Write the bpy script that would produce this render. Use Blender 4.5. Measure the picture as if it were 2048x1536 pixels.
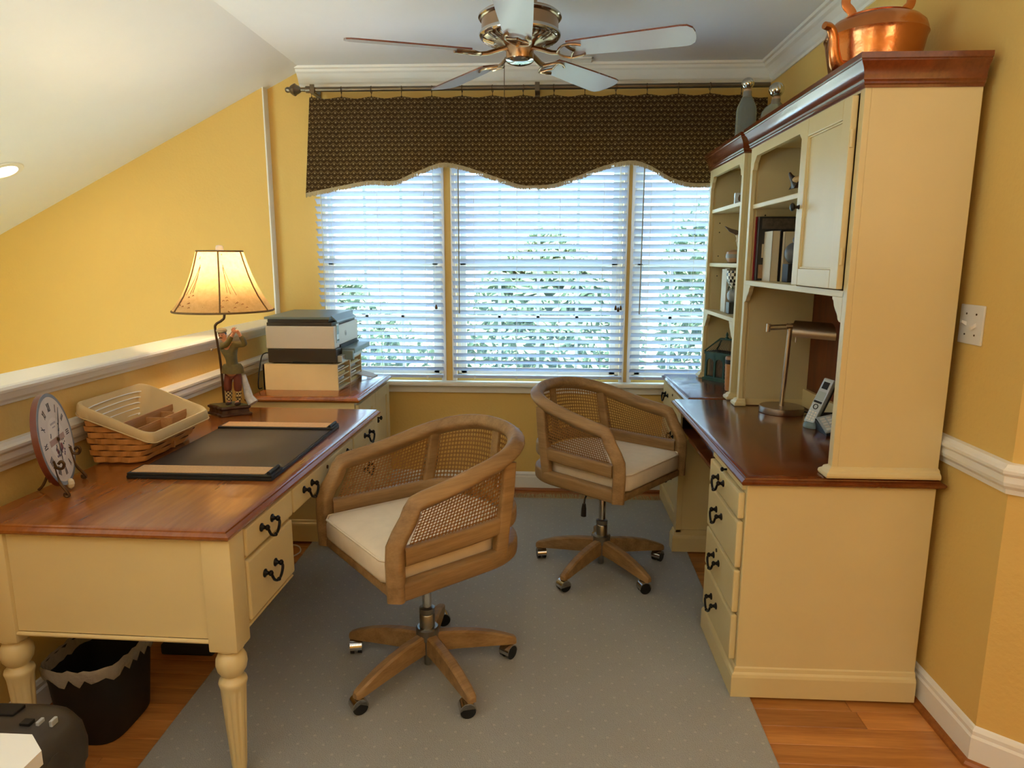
import bpy, bmesh, math, random
from mathutils import Vector, Matrix
random.seed(7)
for o in list(bpy.data.objects): bpy.data.objects.remove(o)
scene = bpy.context.scene
COL = scene.collection
R = math.radians
PI = math.pi

# ------------------------------------------------------------------ camera
def make_camera():
    p, y, r = R(10.364), R(2.936), R(0.118)
    fwd = Vector((-math.sin(y)*math.cos(p), math.cos(y)*math.cos(p), -math.sin(p)))
    right = fwd.cross(Vector((0, 0, 1))).normalized()
    up = right.cross(fwd)
    rt = right*math.cos(r) + up*math.sin(r)
    up = -right*math.sin(r) + up*math.cos(r)
    cam = bpy.data.cameras.new('camera'); cam.sensor_width = 36; cam.lens = 36*1364/2048
    cam.clip_start = 0.05; cam.clip_end = 200
    o = bpy.data.objects.new('camera', cam); COL.objects.link(o)
    m = Matrix((rt, up, -fwd)).transposed().to_4x4(); m.translation = (0, 0, 1.45)
    o.matrix_world = m
    scene.camera = o
make_camera()

# ------------------------------------------------------------------ world, sun, exposure
vs = scene.view_settings
vs.view_transform = 'Standard'; vs.look = 'None'; vs.gamma = 1.0; vs.use_curve_mapping = False
vs.exposure = 0.5
w = bpy.data.worlds.new('sky'); scene.world = w; w.use_nodes = True
bg = w.node_tree.nodes['Background']
bg.inputs[0].default_value = (0.56, 0.82, 1.0, 1); bg.inputs[1].default_value = 9.5
sun = bpy.data.lights.new('sun', 'SUN'); sun.energy = 45.0; sun.angle = R(2); sun.color = (1, .96, .88)
so = bpy.data.objects.new('sun', sun); COL.objects.link(so); so.location = (0, -6, 9)
so.rotation_euler = (R(38), 0, R(12))          # from behind the house, on the garden only

CAN_W = 1.0         # watts of a recessed ceiling lamp
UP_W = 21.0         # watts of an added, unseen fill uplighter behind the camera
WARM = (1.0, 0.75, 0.48)

# ------------------------------------------------------------------ room constants
XR, XL, YB, YL, ZC, XC, SL = 1.255, -1.62, 4.17, 4.11, 2.535, -1.44, 0.493
YR = -1.6

# ------------------------------------------------------------------ helpers
def lin(c):
    c = c/255
    return c/12.92 if c <= .04045 else ((c+.055)/1.055)**2.4
def C(r, g, b): return (lin(r), lin(g), lin(b), 1)

def root_of(p):
    while p.parent: p = p.parent
    return p
def obj(name, bm, mat, parent=None, smooth=False, world=True):
    if parent is not None and world:
        bm.transform(root_of(parent).matrix_basis.inverted())
    me = bpy.data.meshes.new(name)
    bmesh.ops.recalc_face_normals(bm, faces=bm.faces[:])
    bm.to_mesh(me); bm.free()
    if smooth:
        if smooth is True: smooth = 40
        for p in me.polygons: p.use_smooth = True
        me.set_sharp_from_angle(angle=R(smooth))
    for m_ in (mat if isinstance(mat, (list, tuple)) else [mat]): me.materials.append(m_)
    o = bpy.data.objects.new(name, me); COL.objects.link(o)
    if parent is not None: o.parent = parent
    return o
def inst(name, me, parent, loc=(0, 0, 0), rot=(0, 0, 0), scale=(1, 1, 1)):
    o = bpy.data.objects.new(name, me); COL.objects.link(o); o.parent = parent
    o.location = loc; o.rotation_euler = rot; o.scale = scale
    return o
def tag(o, label, cat, group=None):
    o['label'] = label; o['category'] = cat
    if group: o['group'] = group
    return o
def thing(name, label, cat, loc=(0, 0, 0), rz=0, group=None):
    o = bpy.data.objects.new(name, None); COL.objects.link(o)
    o.location = loc; o.rotation_euler = (0, 0, rz); o.empty_display_size = .05
    o.matrix_basis = Matrix.Translation(loc) @ Matrix.Rotation(rz, 4, 'Z')
    return tag(o, label, cat, group)
def struct(name, bm, mat, parent=None, smooth=False, label=None):
    o = obj(name, bm, mat, parent, smooth)
    if parent is None: o['kind'] = 'structure'
    if label: o['label'] = label
    return o
def struct_root(name, loc=(0, 0, 0), label=None):
    o = bpy.data.objects.new(name, None); COL.objects.link(o); o.location = loc
    o.matrix_basis = Matrix.Translation(loc)
    o['kind'] = 'structure'
    if label: o['label'] = label
    return o
def NB(): return bmesh.new()

def bx(bm, x0, x1, y0, y1, z0, z1, bev=0, seg=2, mi=0):
    vs_ = [bm.verts.new((x, y, z)) for x in (x0, x1) for y in (y0, y1) for z in (z0, z1)]
    idx = [(0, 1, 3, 2), (4, 6, 7, 5), (0, 4, 5, 1), (2, 3, 7, 6), (0, 2, 6, 4), (1, 5, 7, 3)]
    fs = [bm.faces.new([vs_[i] for i in f]) for f in idx]
    for f in fs: f.material_index = mi
    if bev:
        es = list({e for f in fs for e in f.edges})
        bmesh.ops.bevel(bm, geom=es, offset=bev, segments=seg, profile=.6, affect='EDGES')
    return vs_
def box(*a, **k):
    bm = NB(); bx(bm, *a, **k); return bm

def frames(pts, closed=False, up=None):
    n = len(pts); P = [Vector(p) for p in pts]; T = []
    for i in range(n):
        if closed: t = P[(i+1) % n]-P[i-1]
        else: t = P[min(i+1, n-1)]-P[max(i-1, 0)]
        T.append(t.normalized())
    out = []
    if up is not None:
        up = Vector(up)
        for i in range(n):
            s = T[i].cross(up)
            if s.length < 1e-6: s = out[-1][0] if out else Vector((1, 0, 0))
            s.normalize(); out.append((s, s.cross(T[i]).normalized()))
        return P, out
    a = T[0].orthogonal().normalized()
    for i in range(n):
        a = (a - T[i]*a.dot(T[i])).normalized()
        out.append((a, T[i].cross(a).normalized()))
    return P, out
def sweep(bm, pts, sec, closed=False, up=None, cap=True, scale=None, mi=0):
    """sec: list of (a,b) section points; a along side, b along up"""
    P, Fr = frames(pts, closed, up); rings = []
    for i, p in enumerate(P):
        s, u = Fr[i]; k = scale[i] if scale else 1
        rings.append([bm.verts.new(p + s*(a*k) + u*(b*k)) for a, b in sec])
    m = len(sec); n = len(rings)
    for i in range(n if closed else n-1):
        r0, r1 = rings[i], rings[(i+1) % n]
        for j in range(m):
            f = bm.faces.new((r0[j], r0[(j+1) % m], r1[(j+1) % m], r1[j])); f.material_index = mi
    if cap and not closed:
        bm.faces.new(rings[0][::-1]).material_index = mi; bm.faces.new(rings[-1]).material_index = mi
    return rings
def circ(r, n=8, rb=None):
    rb = rb or r
    return [(r*math.cos(2*PI*i/n), rb*math.sin(2*PI*i/n)) for i in range(n)]
def rrect(a, b, r, k=3):
    """rounded rectangle section half sizes a,b"""
    o = []
    for cx, cy, s in ((a-r, b-r, 0), (-a+r, b-r, 1), (-a+r, -b+r, 2), (a-r, -b+r, 3)):
        for i in range(k+1):
            t = PI/2*(s+i/k); o.append((cx+r*math.cos(t), cy+r*math.sin(t)))
    return o
def tube(bm, pts, r, n=8, closed=False, rb=None, up=None, scale=None, mi=0):
    return sweep(bm, pts, circ(r, n, rb), closed, up, True, scale, mi)
def lathe(bm, prof, c=(0, 0, 0), n=24, mod=None, mi=0, axis=None):
    rings = []
    M_ = axis if axis is not None else Matrix.Identity(3)
    c = Vector(c)
    for k, (r, z) in enumerate(prof):
        ring = []
        for i in range(n):
            t = 2*PI*i/n; rr = r*(mod(t, z) if mod else 1)
            ring.append(bm.verts.new(c + M_ @ Vector((rr*math.cos(t), rr*math.sin(t), z))))
        rings.append(ring)
    for k in range(len(rings)-1):
        for i in range(n):
            f = bm.faces.new((rings[k][i], rings[k][(i+1) % n], rings[k+1][(i+1) % n], rings[k+1][i])); f.material_index = mi
    bm.faces.new(rings[0][::-1]).material_index = mi; bm.faces.new(rings[-1]).material_index = mi
def prism(bm, poly, f0, f1, mi=0):
    """poly: 2d points; f0,f1 map (a,b)->3d for both ends"""
    A = [bm.verts.new(f0(a, b)) for a, b in poly]; B = [bm.verts.new(f1(a, b)) for a, b in poly]
    n = len(poly)
    fa = bm.faces.new(A[::-1]); fb = bm.faces.new(B)
    fs = [fa, fb]+[bm.faces.new((A[i], A[(i+1) % n], B[(i+1) % n], B[i])) for i in range(n)]
    for f in fs: f.material_index = mi
    bmesh.ops.triangulate(bm, faces=[f for f in (fa, fb) if len(f.verts) > 4])
def molding(bm, path, prof, closed=False, side=1):
    """path: xy points, prof: (out, z) closed polygon; out is to the left(side=1) of the travel direction, mitred"""
    P = [Vector((p[0], p[1])) for p in path]; n = len(P); rings = []
    for i in range(n):
        if closed or 0 < i < n-1:
            d0 = (P[i]-P[i-1]).normalized(); d1 = (P[(i+1) % n]-P[i]).normalized()
        elif i == 0: d0 = d1 = (P[1]-P[0]).normalized()
        else: d0 = d1 = (P[-1]-P[-2]).normalized()
        n0 = Vector((-d0.y, d0.x))*side; n1 = Vector((-d1.y, d1.x))*side
        m = (n0+n1).normalized(); k = 1/max(.3, m.dot(n0))
        rings.append([bm.verts.new((P[i].x+m.x*o*k, P[i].y+m.y*o*k, z)) for o, z in prof])
    m_ = len(prof)
    for i in range(n if closed else n-1):
        r0, r1 = rings[i], rings[(i+1) % n]
        for j in range(m_):
            bm.faces.new((r0[j], r0[(j+1) % m_], r1[(j+1) % m_], r1[j]))
    if not closed:
        bm.faces.new(rings[0][::-1]); bm.faces.new(rings[-1])
def ball(bm, c, r, n=12, m=8, sx=1, sy=1, sz=1, mi=0):
    prof = [(max(1e-4, r*math.sin(PI*i/m)), -r*math.cos(PI*i/m)) for i in range(m+1)]
    lathe(bm, prof, c, n, None, mi, Matrix.Diagonal((sx, sy, sz)))
def smoothpath(pts, k=6, closed=False):
    """Catmull-Rom"""
    P = [Vector(p) for p in pts]; n = len(P); out = []
    for i in range(n if closed else n-1):
        p0 = P[i-1] if (closed or i > 0) else P[0]*2-P[1]
        p1 = P[i]; p2 = P[(i+1) % n]
        p3 = P[(i+2) % n] if (closed or i+2 < n) else P[-1]*2-P[-2]
        for j in range(k):
            t = j/k
            out.append(.5*((2*p1)+(p2-p0)*t+(2*p0-5*p1+4*p2-p3)*t*t+(3*p1-p0-3*p2+p3)*t**3))
    if not closed: out.append(P[-1])
    return out

# ------------------------------------------------------------------ materials
class NT:
    def __init__(s, m): s.m = m; s.nt = m.node_tree; s.n = s.nt.nodes; s.l = s.nt.links
    def add(s, t, **k):
        x = s.n.new(t)
        for a, b in k.items():
            if a == 'ins':
                for i, v in b.items(): x.inputs[i].default_value = v
            else: setattr(x, a, b)
        return x
    def math(s, op, a, b=None, c=None):
        x = s.n.new('ShaderNodeMath'); x.operation = op
        for i, v in enumerate((a, b, c)):
            if v is None: continue
            if isinstance(v, (int, float)): x.inputs[i].default_value = v
            else: s.l.new(v, x.inputs[i])
        return x.outputs[0]
    def mix(s, f, a, b):
        x = s.n.new('ShaderNodeMix'); x.data_type = 'RGBA'
        for i, v in ((0, f), (6, a), (7, b)):
            if isinstance(v, (int, float, tuple)): x.inputs[i].default_value = v
            else: s.l.new(v, x.inputs[i])
        return x.outputs[2]
def mat0(name, rough=.5, metal=0, spec=.5):
    m = bpy.data.materials.new(name); m.use_nodes = True
    b = m.node_tree.nodes['Principled BSDF']
    b.inputs['Roughness'].default_value = rough; b.inputs['Metallic'].default_value = metal
    b.inputs['Specular IOR Level'].default_value = spec
    return m, NT(m), b
def bump(nt, b, height, strength=.2, dist=.002):
    x = nt.add('ShaderNodeBump'); x.inputs['Strength'].default_value = strength; x.inputs['Distance'].default_value = dist
    nt.l.new(height, x.inputs['Height']); nt.l.new(x.outputs[0], b.inputs['Normal'])
def plain(name, col, rough=.5, metal=0, spec=.5, var=.06, vs_=9, bs=None, bstr=.15, bd=.002, emit=None):
    """plain surface with a little mottling, and fine relief when bs is given"""
    m, nt, b = mat0(name, rough, metal, spec)
    tc = nt.add('ShaderNodeTexCoord')
    no = nt.add('ShaderNodeTexNoise', ins={'Scale': vs_, 'Detail': 3}); nt.l.new(tc.outputs['Object'], no.inputs['Vector'])
    d = tuple(max(0, c*(1-var*2)) for c in col[:3])+(1,)
    e = tuple(min(1, c*(1+var)) for c in col[:3])+(1,)
    nt.l.new(nt.mix(no.outputs[0], d, e), b.inputs['Base Color'])
    if bs:
        n2 = nt.add('ShaderNodeTexNoise', ins={'Scale': bs, 'Detail': 3}); nt.l.new(tc.outputs['Object'], n2.inputs['Vector'])
        bump(nt, b, n2.outputs[0], bstr, bd)
    if emit:
        b.inputs['Emission Color'].default_value = emit[0]; b.inputs['Emission Strength'].default_value = emit[1]
    return m
def wood(name, dark, light, axis=1, rough=.3, spec=.5, scale=6, rand=False, bstr=.05, coat=0):
    """long grain along axis (0 x, 1 y, 2 z)"""
    m, nt, b = mat0(name, rough, 0, spec)
    tc = nt.add('ShaderNodeTexCoord'); mp = nt.add('ShaderNodeMapping'); nt.l.new(tc.outputs['Object'], mp.inputs['Vector'])
    sc = [scale*4, scale*4, scale*4]; sc[axis] = scale*.35; mp.inputs['Scale'].default_value = sc
    if rand:
        oi = nt.add('ShaderNodeObjectInfo'); cx = nt.add('ShaderNodeCombineXYZ')
        for i, k in enumerate((37, 91, 53)): nt.l.new(nt.math('MULTIPLY', oi.outputs['Random'], k), cx.inputs[i])
        nt.l.new(cx.outputs[0], mp.inputs['Location'])
    n1 = nt.add('ShaderNodeTexNoise', ins={'Scale': 1, 'Detail': 4, 'Roughness': .5, 'Distortion': .12}); nt.l.new(mp.outputs[0], n1.inputs['Vector'])
    n2 = nt.add('ShaderNodeTexNoise', ins={'Scale': 6, 'Detail': 2}); nt.l.new(mp.outputs[0], n2.inputs['Vector'])
    f = nt.math('ADD', nt.math('MULTIPLY', n1.outputs[0], .75), nt.math('MULTIPLY', n2.outputs[0], .3))
    rp = nt.add('ShaderNodeValToRGB'); rp.color_ramp.elements[0].position = .3; rp.color_ramp.elements[1].position = .72
    rp.color_ramp.elements[0].color = dark; rp.color_ramp.elements[1].color = light
    nt.l.new(f, rp.inputs[0]); col = rp.outputs[0]
    if rand:
        hv = nt.add('ShaderNodeHueSaturation'); nt.l.new(col, hv.inputs['Color'])
        nt.l.new(nt.math('MULTIPLY_ADD', oi.outputs['Random'], .45, .78), hv.inputs['Value']); col = hv.outputs[0]
    nt.l.new(col, b.inputs['Base Color'])
    if bstr: bump(nt, b, n2.outputs[0], bstr, .001)
    if coat:
        b.inputs['Coat Weight'].default_value = coat; b.inputs['Coat Roughness'].default_value = .12
    return m

M = {}
M['wall'] = plain('yellow_wall_paint', C(228, 188, 104), .75, var=.02, vs_=3, bs=70, bstr=.35, bd=.004)
M['ceil'] = plain('ceiling_white_paint', C(240, 240, 240), .85, var=.01, bs=90, bstr=.1)
M['trim'] = plain('white_trim_paint', C(240, 236, 226), .35, var=.01)
M['cream'] = plain('cream_furniture_paint', C(220, 199, 146), .42, var=.035, vs_=5, bs=30, bstr=.04)
M['cream_in'] = plain('cream_cabinet_inside', C(205, 186, 140), .55, var=.04, vs_=5)
M['top'] = wood('cherry_top', C(116, 60, 20), C(156, 88, 34), 1, .22, .6, 4, bstr=0, coat=.35)
M['top2'] = wood('dark_cherry_top', C(84, 34, 10), C(122, 58, 20), 1, .22, .6, 4, bstr=0, coat=.5)
M['crownwood'] = wood('cherry_crown', C(86, 32, 12), C(122, 54, 22), 1, .24, .7, 5, coat=.7)
M['backwood'] = wood('cherry_back_panel', C(70, 26, 8), C(118, 52, 18), 2, .35, .5, 5)
M['oak'] = wood('oak_plank', C(146, 82, 30), C(205, 138, 70), 0, .3, .5, 5, rand=True, coat=.2)
M['shoe'] = wood('oak_shoe_moulding', C(120, 62, 20), C(165, 98, 42), 0, .35)
M['chair'] = wood('weathered_oak', C(122, 93, 58), C(170, 134, 88), 0, .5, .4, 7, bstr=.12)
M['cane'] = plain('cane', C(180, 130, 72), .5, var=.12, vs_=60)
M['linen'] = plain('linen_cushion', C(232, 214, 188), .9, var=.05, vs_=30, bs=450, bstr=.4, bd=.001, spec=.2)
M['black_iron'] = plain('black_iron', C(22, 20, 20), .35, .6, var=.1)
M['rubber'] = plain('black_plastic', C(18, 18, 19), .35, var=.1)
M['chrome'] = plain('chrome', C(200, 198, 195), .12, 1, var=.02)
M['nickel'] = plain('brushed_nickel', C(186, 170, 152), .32, 1, var=.04, vs_=40)
M['steel'] = plain('satin_steel', C(150, 148, 142), .3, 1, var=.04)
M['brass'] = plain('antique_bronze', C(92, 70, 48), .4, .8, var=.15, vs_=40)
M['rodmetal'] = plain('pewter_rod', C(120, 108, 90), .35, .9, var=.06)
M['copper'] = plain('copper', C(212, 140, 86), .27, 1, var=.14, vs_=14, bs=26, bstr=.5, bd=.004)
M['white_plastic'] = plain('white_plastic', C(228, 222, 212), .4, var=.01)
M['dark_plastic'] = plain('dark_plastic', C(58, 50, 44), .45, var=.05)
M['teal_plastic'] = plain('grey_teal_plastic', C(110, 128, 128), .35, var=.04)
M['silver_plastic'] = plain('silver_plastic', C(190, 196, 198), .3, .2, var=.02)
M['black'] = plain('black_matt', C(12, 12, 13), .6, var=.05)
M['leather'] = plain('brown_black_leather', C(46, 36, 32), .42, var=.08, vs_=30, bs=260, bstr=.25, bd=.001)
M['tanleather'] = plain('tan_reptile_leather', C(205, 160, 112), .55, var=.15, vs_=160, bs=240, bstr=.6, bd=.001)
M['paper'] = plain('paper', C(232, 228, 220), .8, var=.02)
M['brown_wood_light'] = wood('basket_divider_wood', C(150, 100, 56), C(190, 140, 90), 1, .55, .3, 6)
M['weave'] = plain('basket_splint', C(196, 132, 66), .5, var=.2, vs_=34)
M['weave_dark'] = plain('basket_splint_dark', C(104, 58, 24), .6, var=.15, vs_=34)
M['liner'] = plain('cotton_liner', C(205, 178, 132), .9, var=.03, vs_=20, bs=300, bstr=.3, bd=.001, spec=.2)
def special_materials():
    # rug: grey-blue pile with small cream dots on a staggered lattice
    m, nt, b = mat0('rug_wool', .95, 0, .1)
    tc = nt.add('ShaderNodeTexCoord'); sp = nt.add('ShaderNodeSeparateXYZ'); nt.l.new(tc.outputs['Object'], sp.inputs[0])
    def lattice(off):
        u = nt.math('SUBTRACT', nt.math('FRACT', nt.math('ADD', nt.math('MULTIPLY', sp.outputs[0], 1/.078), off)), .5)
        v = nt.math('SUBTRACT', nt.math('FRACT', nt.math('ADD', nt.math('MULTIPLY', sp.outputs[1], 1/.078), off)), .5)
        d = nt.math('SQRT', nt.math('ADD', nt.math('MULTIPLY', u, u), nt.math('MULTIPLY', v, v)))
        return nt.math('LESS_THAN', d, .06)
    dots = nt.math('MAXIMUM', lattice(0), lattice(.5))
    n1 = nt.add('ShaderNodeTexNoise', ins={'Scale': 260, 'Detail': 2}); nt.l.new(tc.outputs['Object'], n1.inputs['Vector'])
    n2 = nt.add('ShaderNodeTexNoise', ins={'Scale': 2.2, 'Detail': 3}); nt.l.new(tc.outputs['Object'], n2.inputs['Vector'])
    base = nt.mix(n2.outputs[0], C(166, 164, 156), C(188, 185, 176))
    base = nt.mix(nt.math('MULTIPLY', n1.outputs[0], .55), base, C(126, 124, 118))
    nt.l.new(nt.mix(nt.math('MULTIPLY', dots, .38), base, C(206, 198, 182)), b.inputs['Base Color'])
    bump(nt, b, n1.outputs[0], .7, .004); M['rug'] = m
    # valance: dark brown with ochre chevron scallops and dots
    m, nt, b = mat0('valance_jacquard', .9, 0, .15)
    tc = nt.add('ShaderNodeTexCoord'); sp = nt.add('ShaderNodeSeparateXYZ'); nt.l.new(tc.outputs['Object'], sp.inputs[0])
    u = nt.math('FRACT', nt.math('MULTIPLY', sp.outputs[0], 1/.0385)); v = nt.math('MULTIPLY', sp.outputs[2], 1/.0255)
    tri = nt.math('MULTIPLY', nt.math('ABSOLUTE', nt.math('SUBTRACT', u, .5)), 2)      # 0 centre..1
    par = nt.math('FLOOR', v)
    odd = nt.math('FRACT', nt.math('MULTIPLY', par, .5))                                # 0 or .5
    u2 = nt.math('FRACT', nt.math('ADD', nt.math('MULTIPLY', sp.outputs[0], 1/.0385), odd))
    t2 = nt.math('ABSOLUTE', nt.math('SUBTRACT', u2, .5)); fv = nt.math('FRACT', v)
    arch = nt.math('ADD', fv, nt.math('MULTIPLY', t2, 1.1))
    line = nt.math('MULTIPLY', nt.math('GREATER_THAN', arch, .70), nt.math('LESS_THAN', arch, .92))
    du = nt.math('MULTIPLY', t2, 1.5); dv = nt.math('SUBTRACT', fv, .3)
    dot = nt.math('LESS_THAN', nt.math('ADD', nt.math('MULTIPLY', du, du), nt.math('MULTIPLY', dv, dv)), .045)
    nz = nt.add('ShaderNodeTexNoise', ins={'Scale': 120, 'Detail': 2}); nt.l.new(tc.outputs['Object'], nz.inputs['Vector'])
    base = nt.mix(nz.outputs[0], C(70, 51, 32), C(98, 74, 48))
    c = nt.mix(nt.math('MULTIPLY', line, .75), base, C(150, 122, 78)); c = nt.mix(nt.math('MULTIPLY', dot, .85), c, C(176, 150, 108))
    nt.l.new(c, b.inputs['Base Color']); bump(nt, b, nz.outputs[0], .3, .001); M['valance'] = m
    # blind slats: white, a little light passes through
    m = bpy.data.materials.new('blind_slat_white'); m.use_nodes = True; nt = NT(m); b = nt.n['Principled BSDF']
    b.inputs['Base Color'].default_value = C(206, 213, 228); b.inputs['Roughness'].default_value = .35
    tr = nt.add('ShaderNodeBsdfTranslucent'); tr.inputs[0].default_value = (.66, .74, .90, 1)
    mx = nt.add('ShaderNodeMixShader'); mx.inputs[0].default_value = .2
    nt.l.new(b.outputs[0], mx.inputs[1]); nt.l.new(tr.outputs[0], mx.inputs[2]); nt.l.new(mx.outputs[0], nt.n['Material Output'].inputs[0]); M['slat'] = m
    # window glass
    m = bpy.data.materials.new('window_glass'); m.use_nodes = True; nt = NT(m); nt.n.remove(nt.n['Principled BSDF'])
    t = nt.add('ShaderNodeBsdfTransparent'); t.inputs[0].default_value = (.94, .97, .97, 1)
    g = nt.add('ShaderNodeBsdfGlossy'); g.inputs['Roughness'].default_value = .02
    mx = nt.add('ShaderNodeMixShader'); mx.inputs[0].default_value = .05; nt.l.new(t.outputs[0], mx.inputs[1]); nt.l.new(g.outputs[0], mx.inputs[2])
    nt.l.new(mx.outputs[0], nt.n['Material Output'].inputs[0]); M['glass'] = m
    # clouded bottle glass
    m, nt, b = mat0('frosted_bottle_glass', .25, 0, .6); b.inputs['Base Color'].default_value = C(190, 198, 190)
    b.inputs['Transmission Weight'].default_value = .75; b.inputs['IOR'].default_value = 1.15; M['bottle'] = m
    # mercury glass
    M['mercury'] = plain('mercury_glass', C(214, 214, 204), .12, 1, var=.12, vs_=50)
    # lamp shade parchment
    m = bpy.data.materials.new('parchment_shade'); m.use_nodes = True; nt = NT(m); b = nt.n['Principled BSDF']
    tc = nt.add('ShaderNodeTexCoord'); nz = nt.add('ShaderNodeTexNoise', ins={'Scale': 55, 'Detail': 5, 'Roughness': .7}); nt.l.new(tc.outputs['Object'], nz.inputs['Vector'])
    n3 = nt.add('ShaderNodeTexNoise', ins={'Scale': 7, 'Detail': 2}); nt.l.new(tc.outputs['Object'], n3.inputs['Vector'])
    c = nt.mix(nz.outputs[0], C(190, 158, 108), C(236, 214, 164)); c = nt.mix(nt.math('GREATER_THAN', nt.math('MULTIPLY', nz.outputs[0], n3.outputs[0]), .40), c, C(120, 70, 36))
    nt.l.new(c, b.inputs['Base Color']); b.inputs['Roughness'].default_value = .8
    tr = nt.add('ShaderNodeBsdfTranslucent'); nt.l.new(c, tr.inputs[0])
    mx = nt.add('ShaderNodeMixShader'); mx.inputs[0].default_value = .6
    nt.l.new(b.outputs[0], mx.inputs[1]); nt.l.new(tr.outputs[0], mx.inputs[2]); nt.l.new(mx.outputs[0], nt.n['Material Output'].inputs[0]); M['shade'] = m
    # lit lamp glass
    M['lit'] = plain('lit_lamp', C(255, 230, 180), .5, emit=((1, .82, .55, 1), 9.0))
    # leaves
    m = bpy.data.materials.new('garden_leaf'); m.use_nodes = True; nt = NT(m); b = nt.n['Principled BSDF']
    tc = nt.add('ShaderNodeTexCoord'); nz = nt.add('ShaderNodeTexNoise', ins={'Scale': 1.7, 'Detail': 3}); nt.l.new(tc.outputs['Object'], nz.inputs['Vector'])
    c = nt.mix(nz.outputs[0], C(66, 86, 70), C(98, 118, 88)); nt.l.new(c, b.inputs['Base Color']); b.inputs['Roughness'].default_value = .6
    tr = nt.add('ShaderNodeBsdfTranslucent'); nt.l.new(c, tr.inputs[0])
    mx = nt.add('ShaderNodeMixShader'); mx.inputs[0].default_value = .2
    nt.l.new(b.outputs[0], mx.inputs[1]); nt.l.new(tr.outputs[0], mx.inputs[2]); nt.l.new(mx.outputs[0], nt.n['Material Output'].inputs[0]); M['leaf'] = m
    M['bark'] = plain('bark', C(120, 104, 88), .9, var=.2, vs_=20)
    M['lawn'] = plain('lawn', C(176, 178, 160), .95, var=.15, vs_=3)
    M['blade_under'] = plain('painted_blade_sheen', C(206, 203, 208), .25, var=.04, vs_=5, spec=.6)  # window sheen on the glossy cherry undersides, painted in as a pale colour
    M['fringe'] = plain('cream_fringe', C(190, 172, 132), .9, var=.15, vs_=90)
    M['cabi'] = M['cream']
special_materials()

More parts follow.
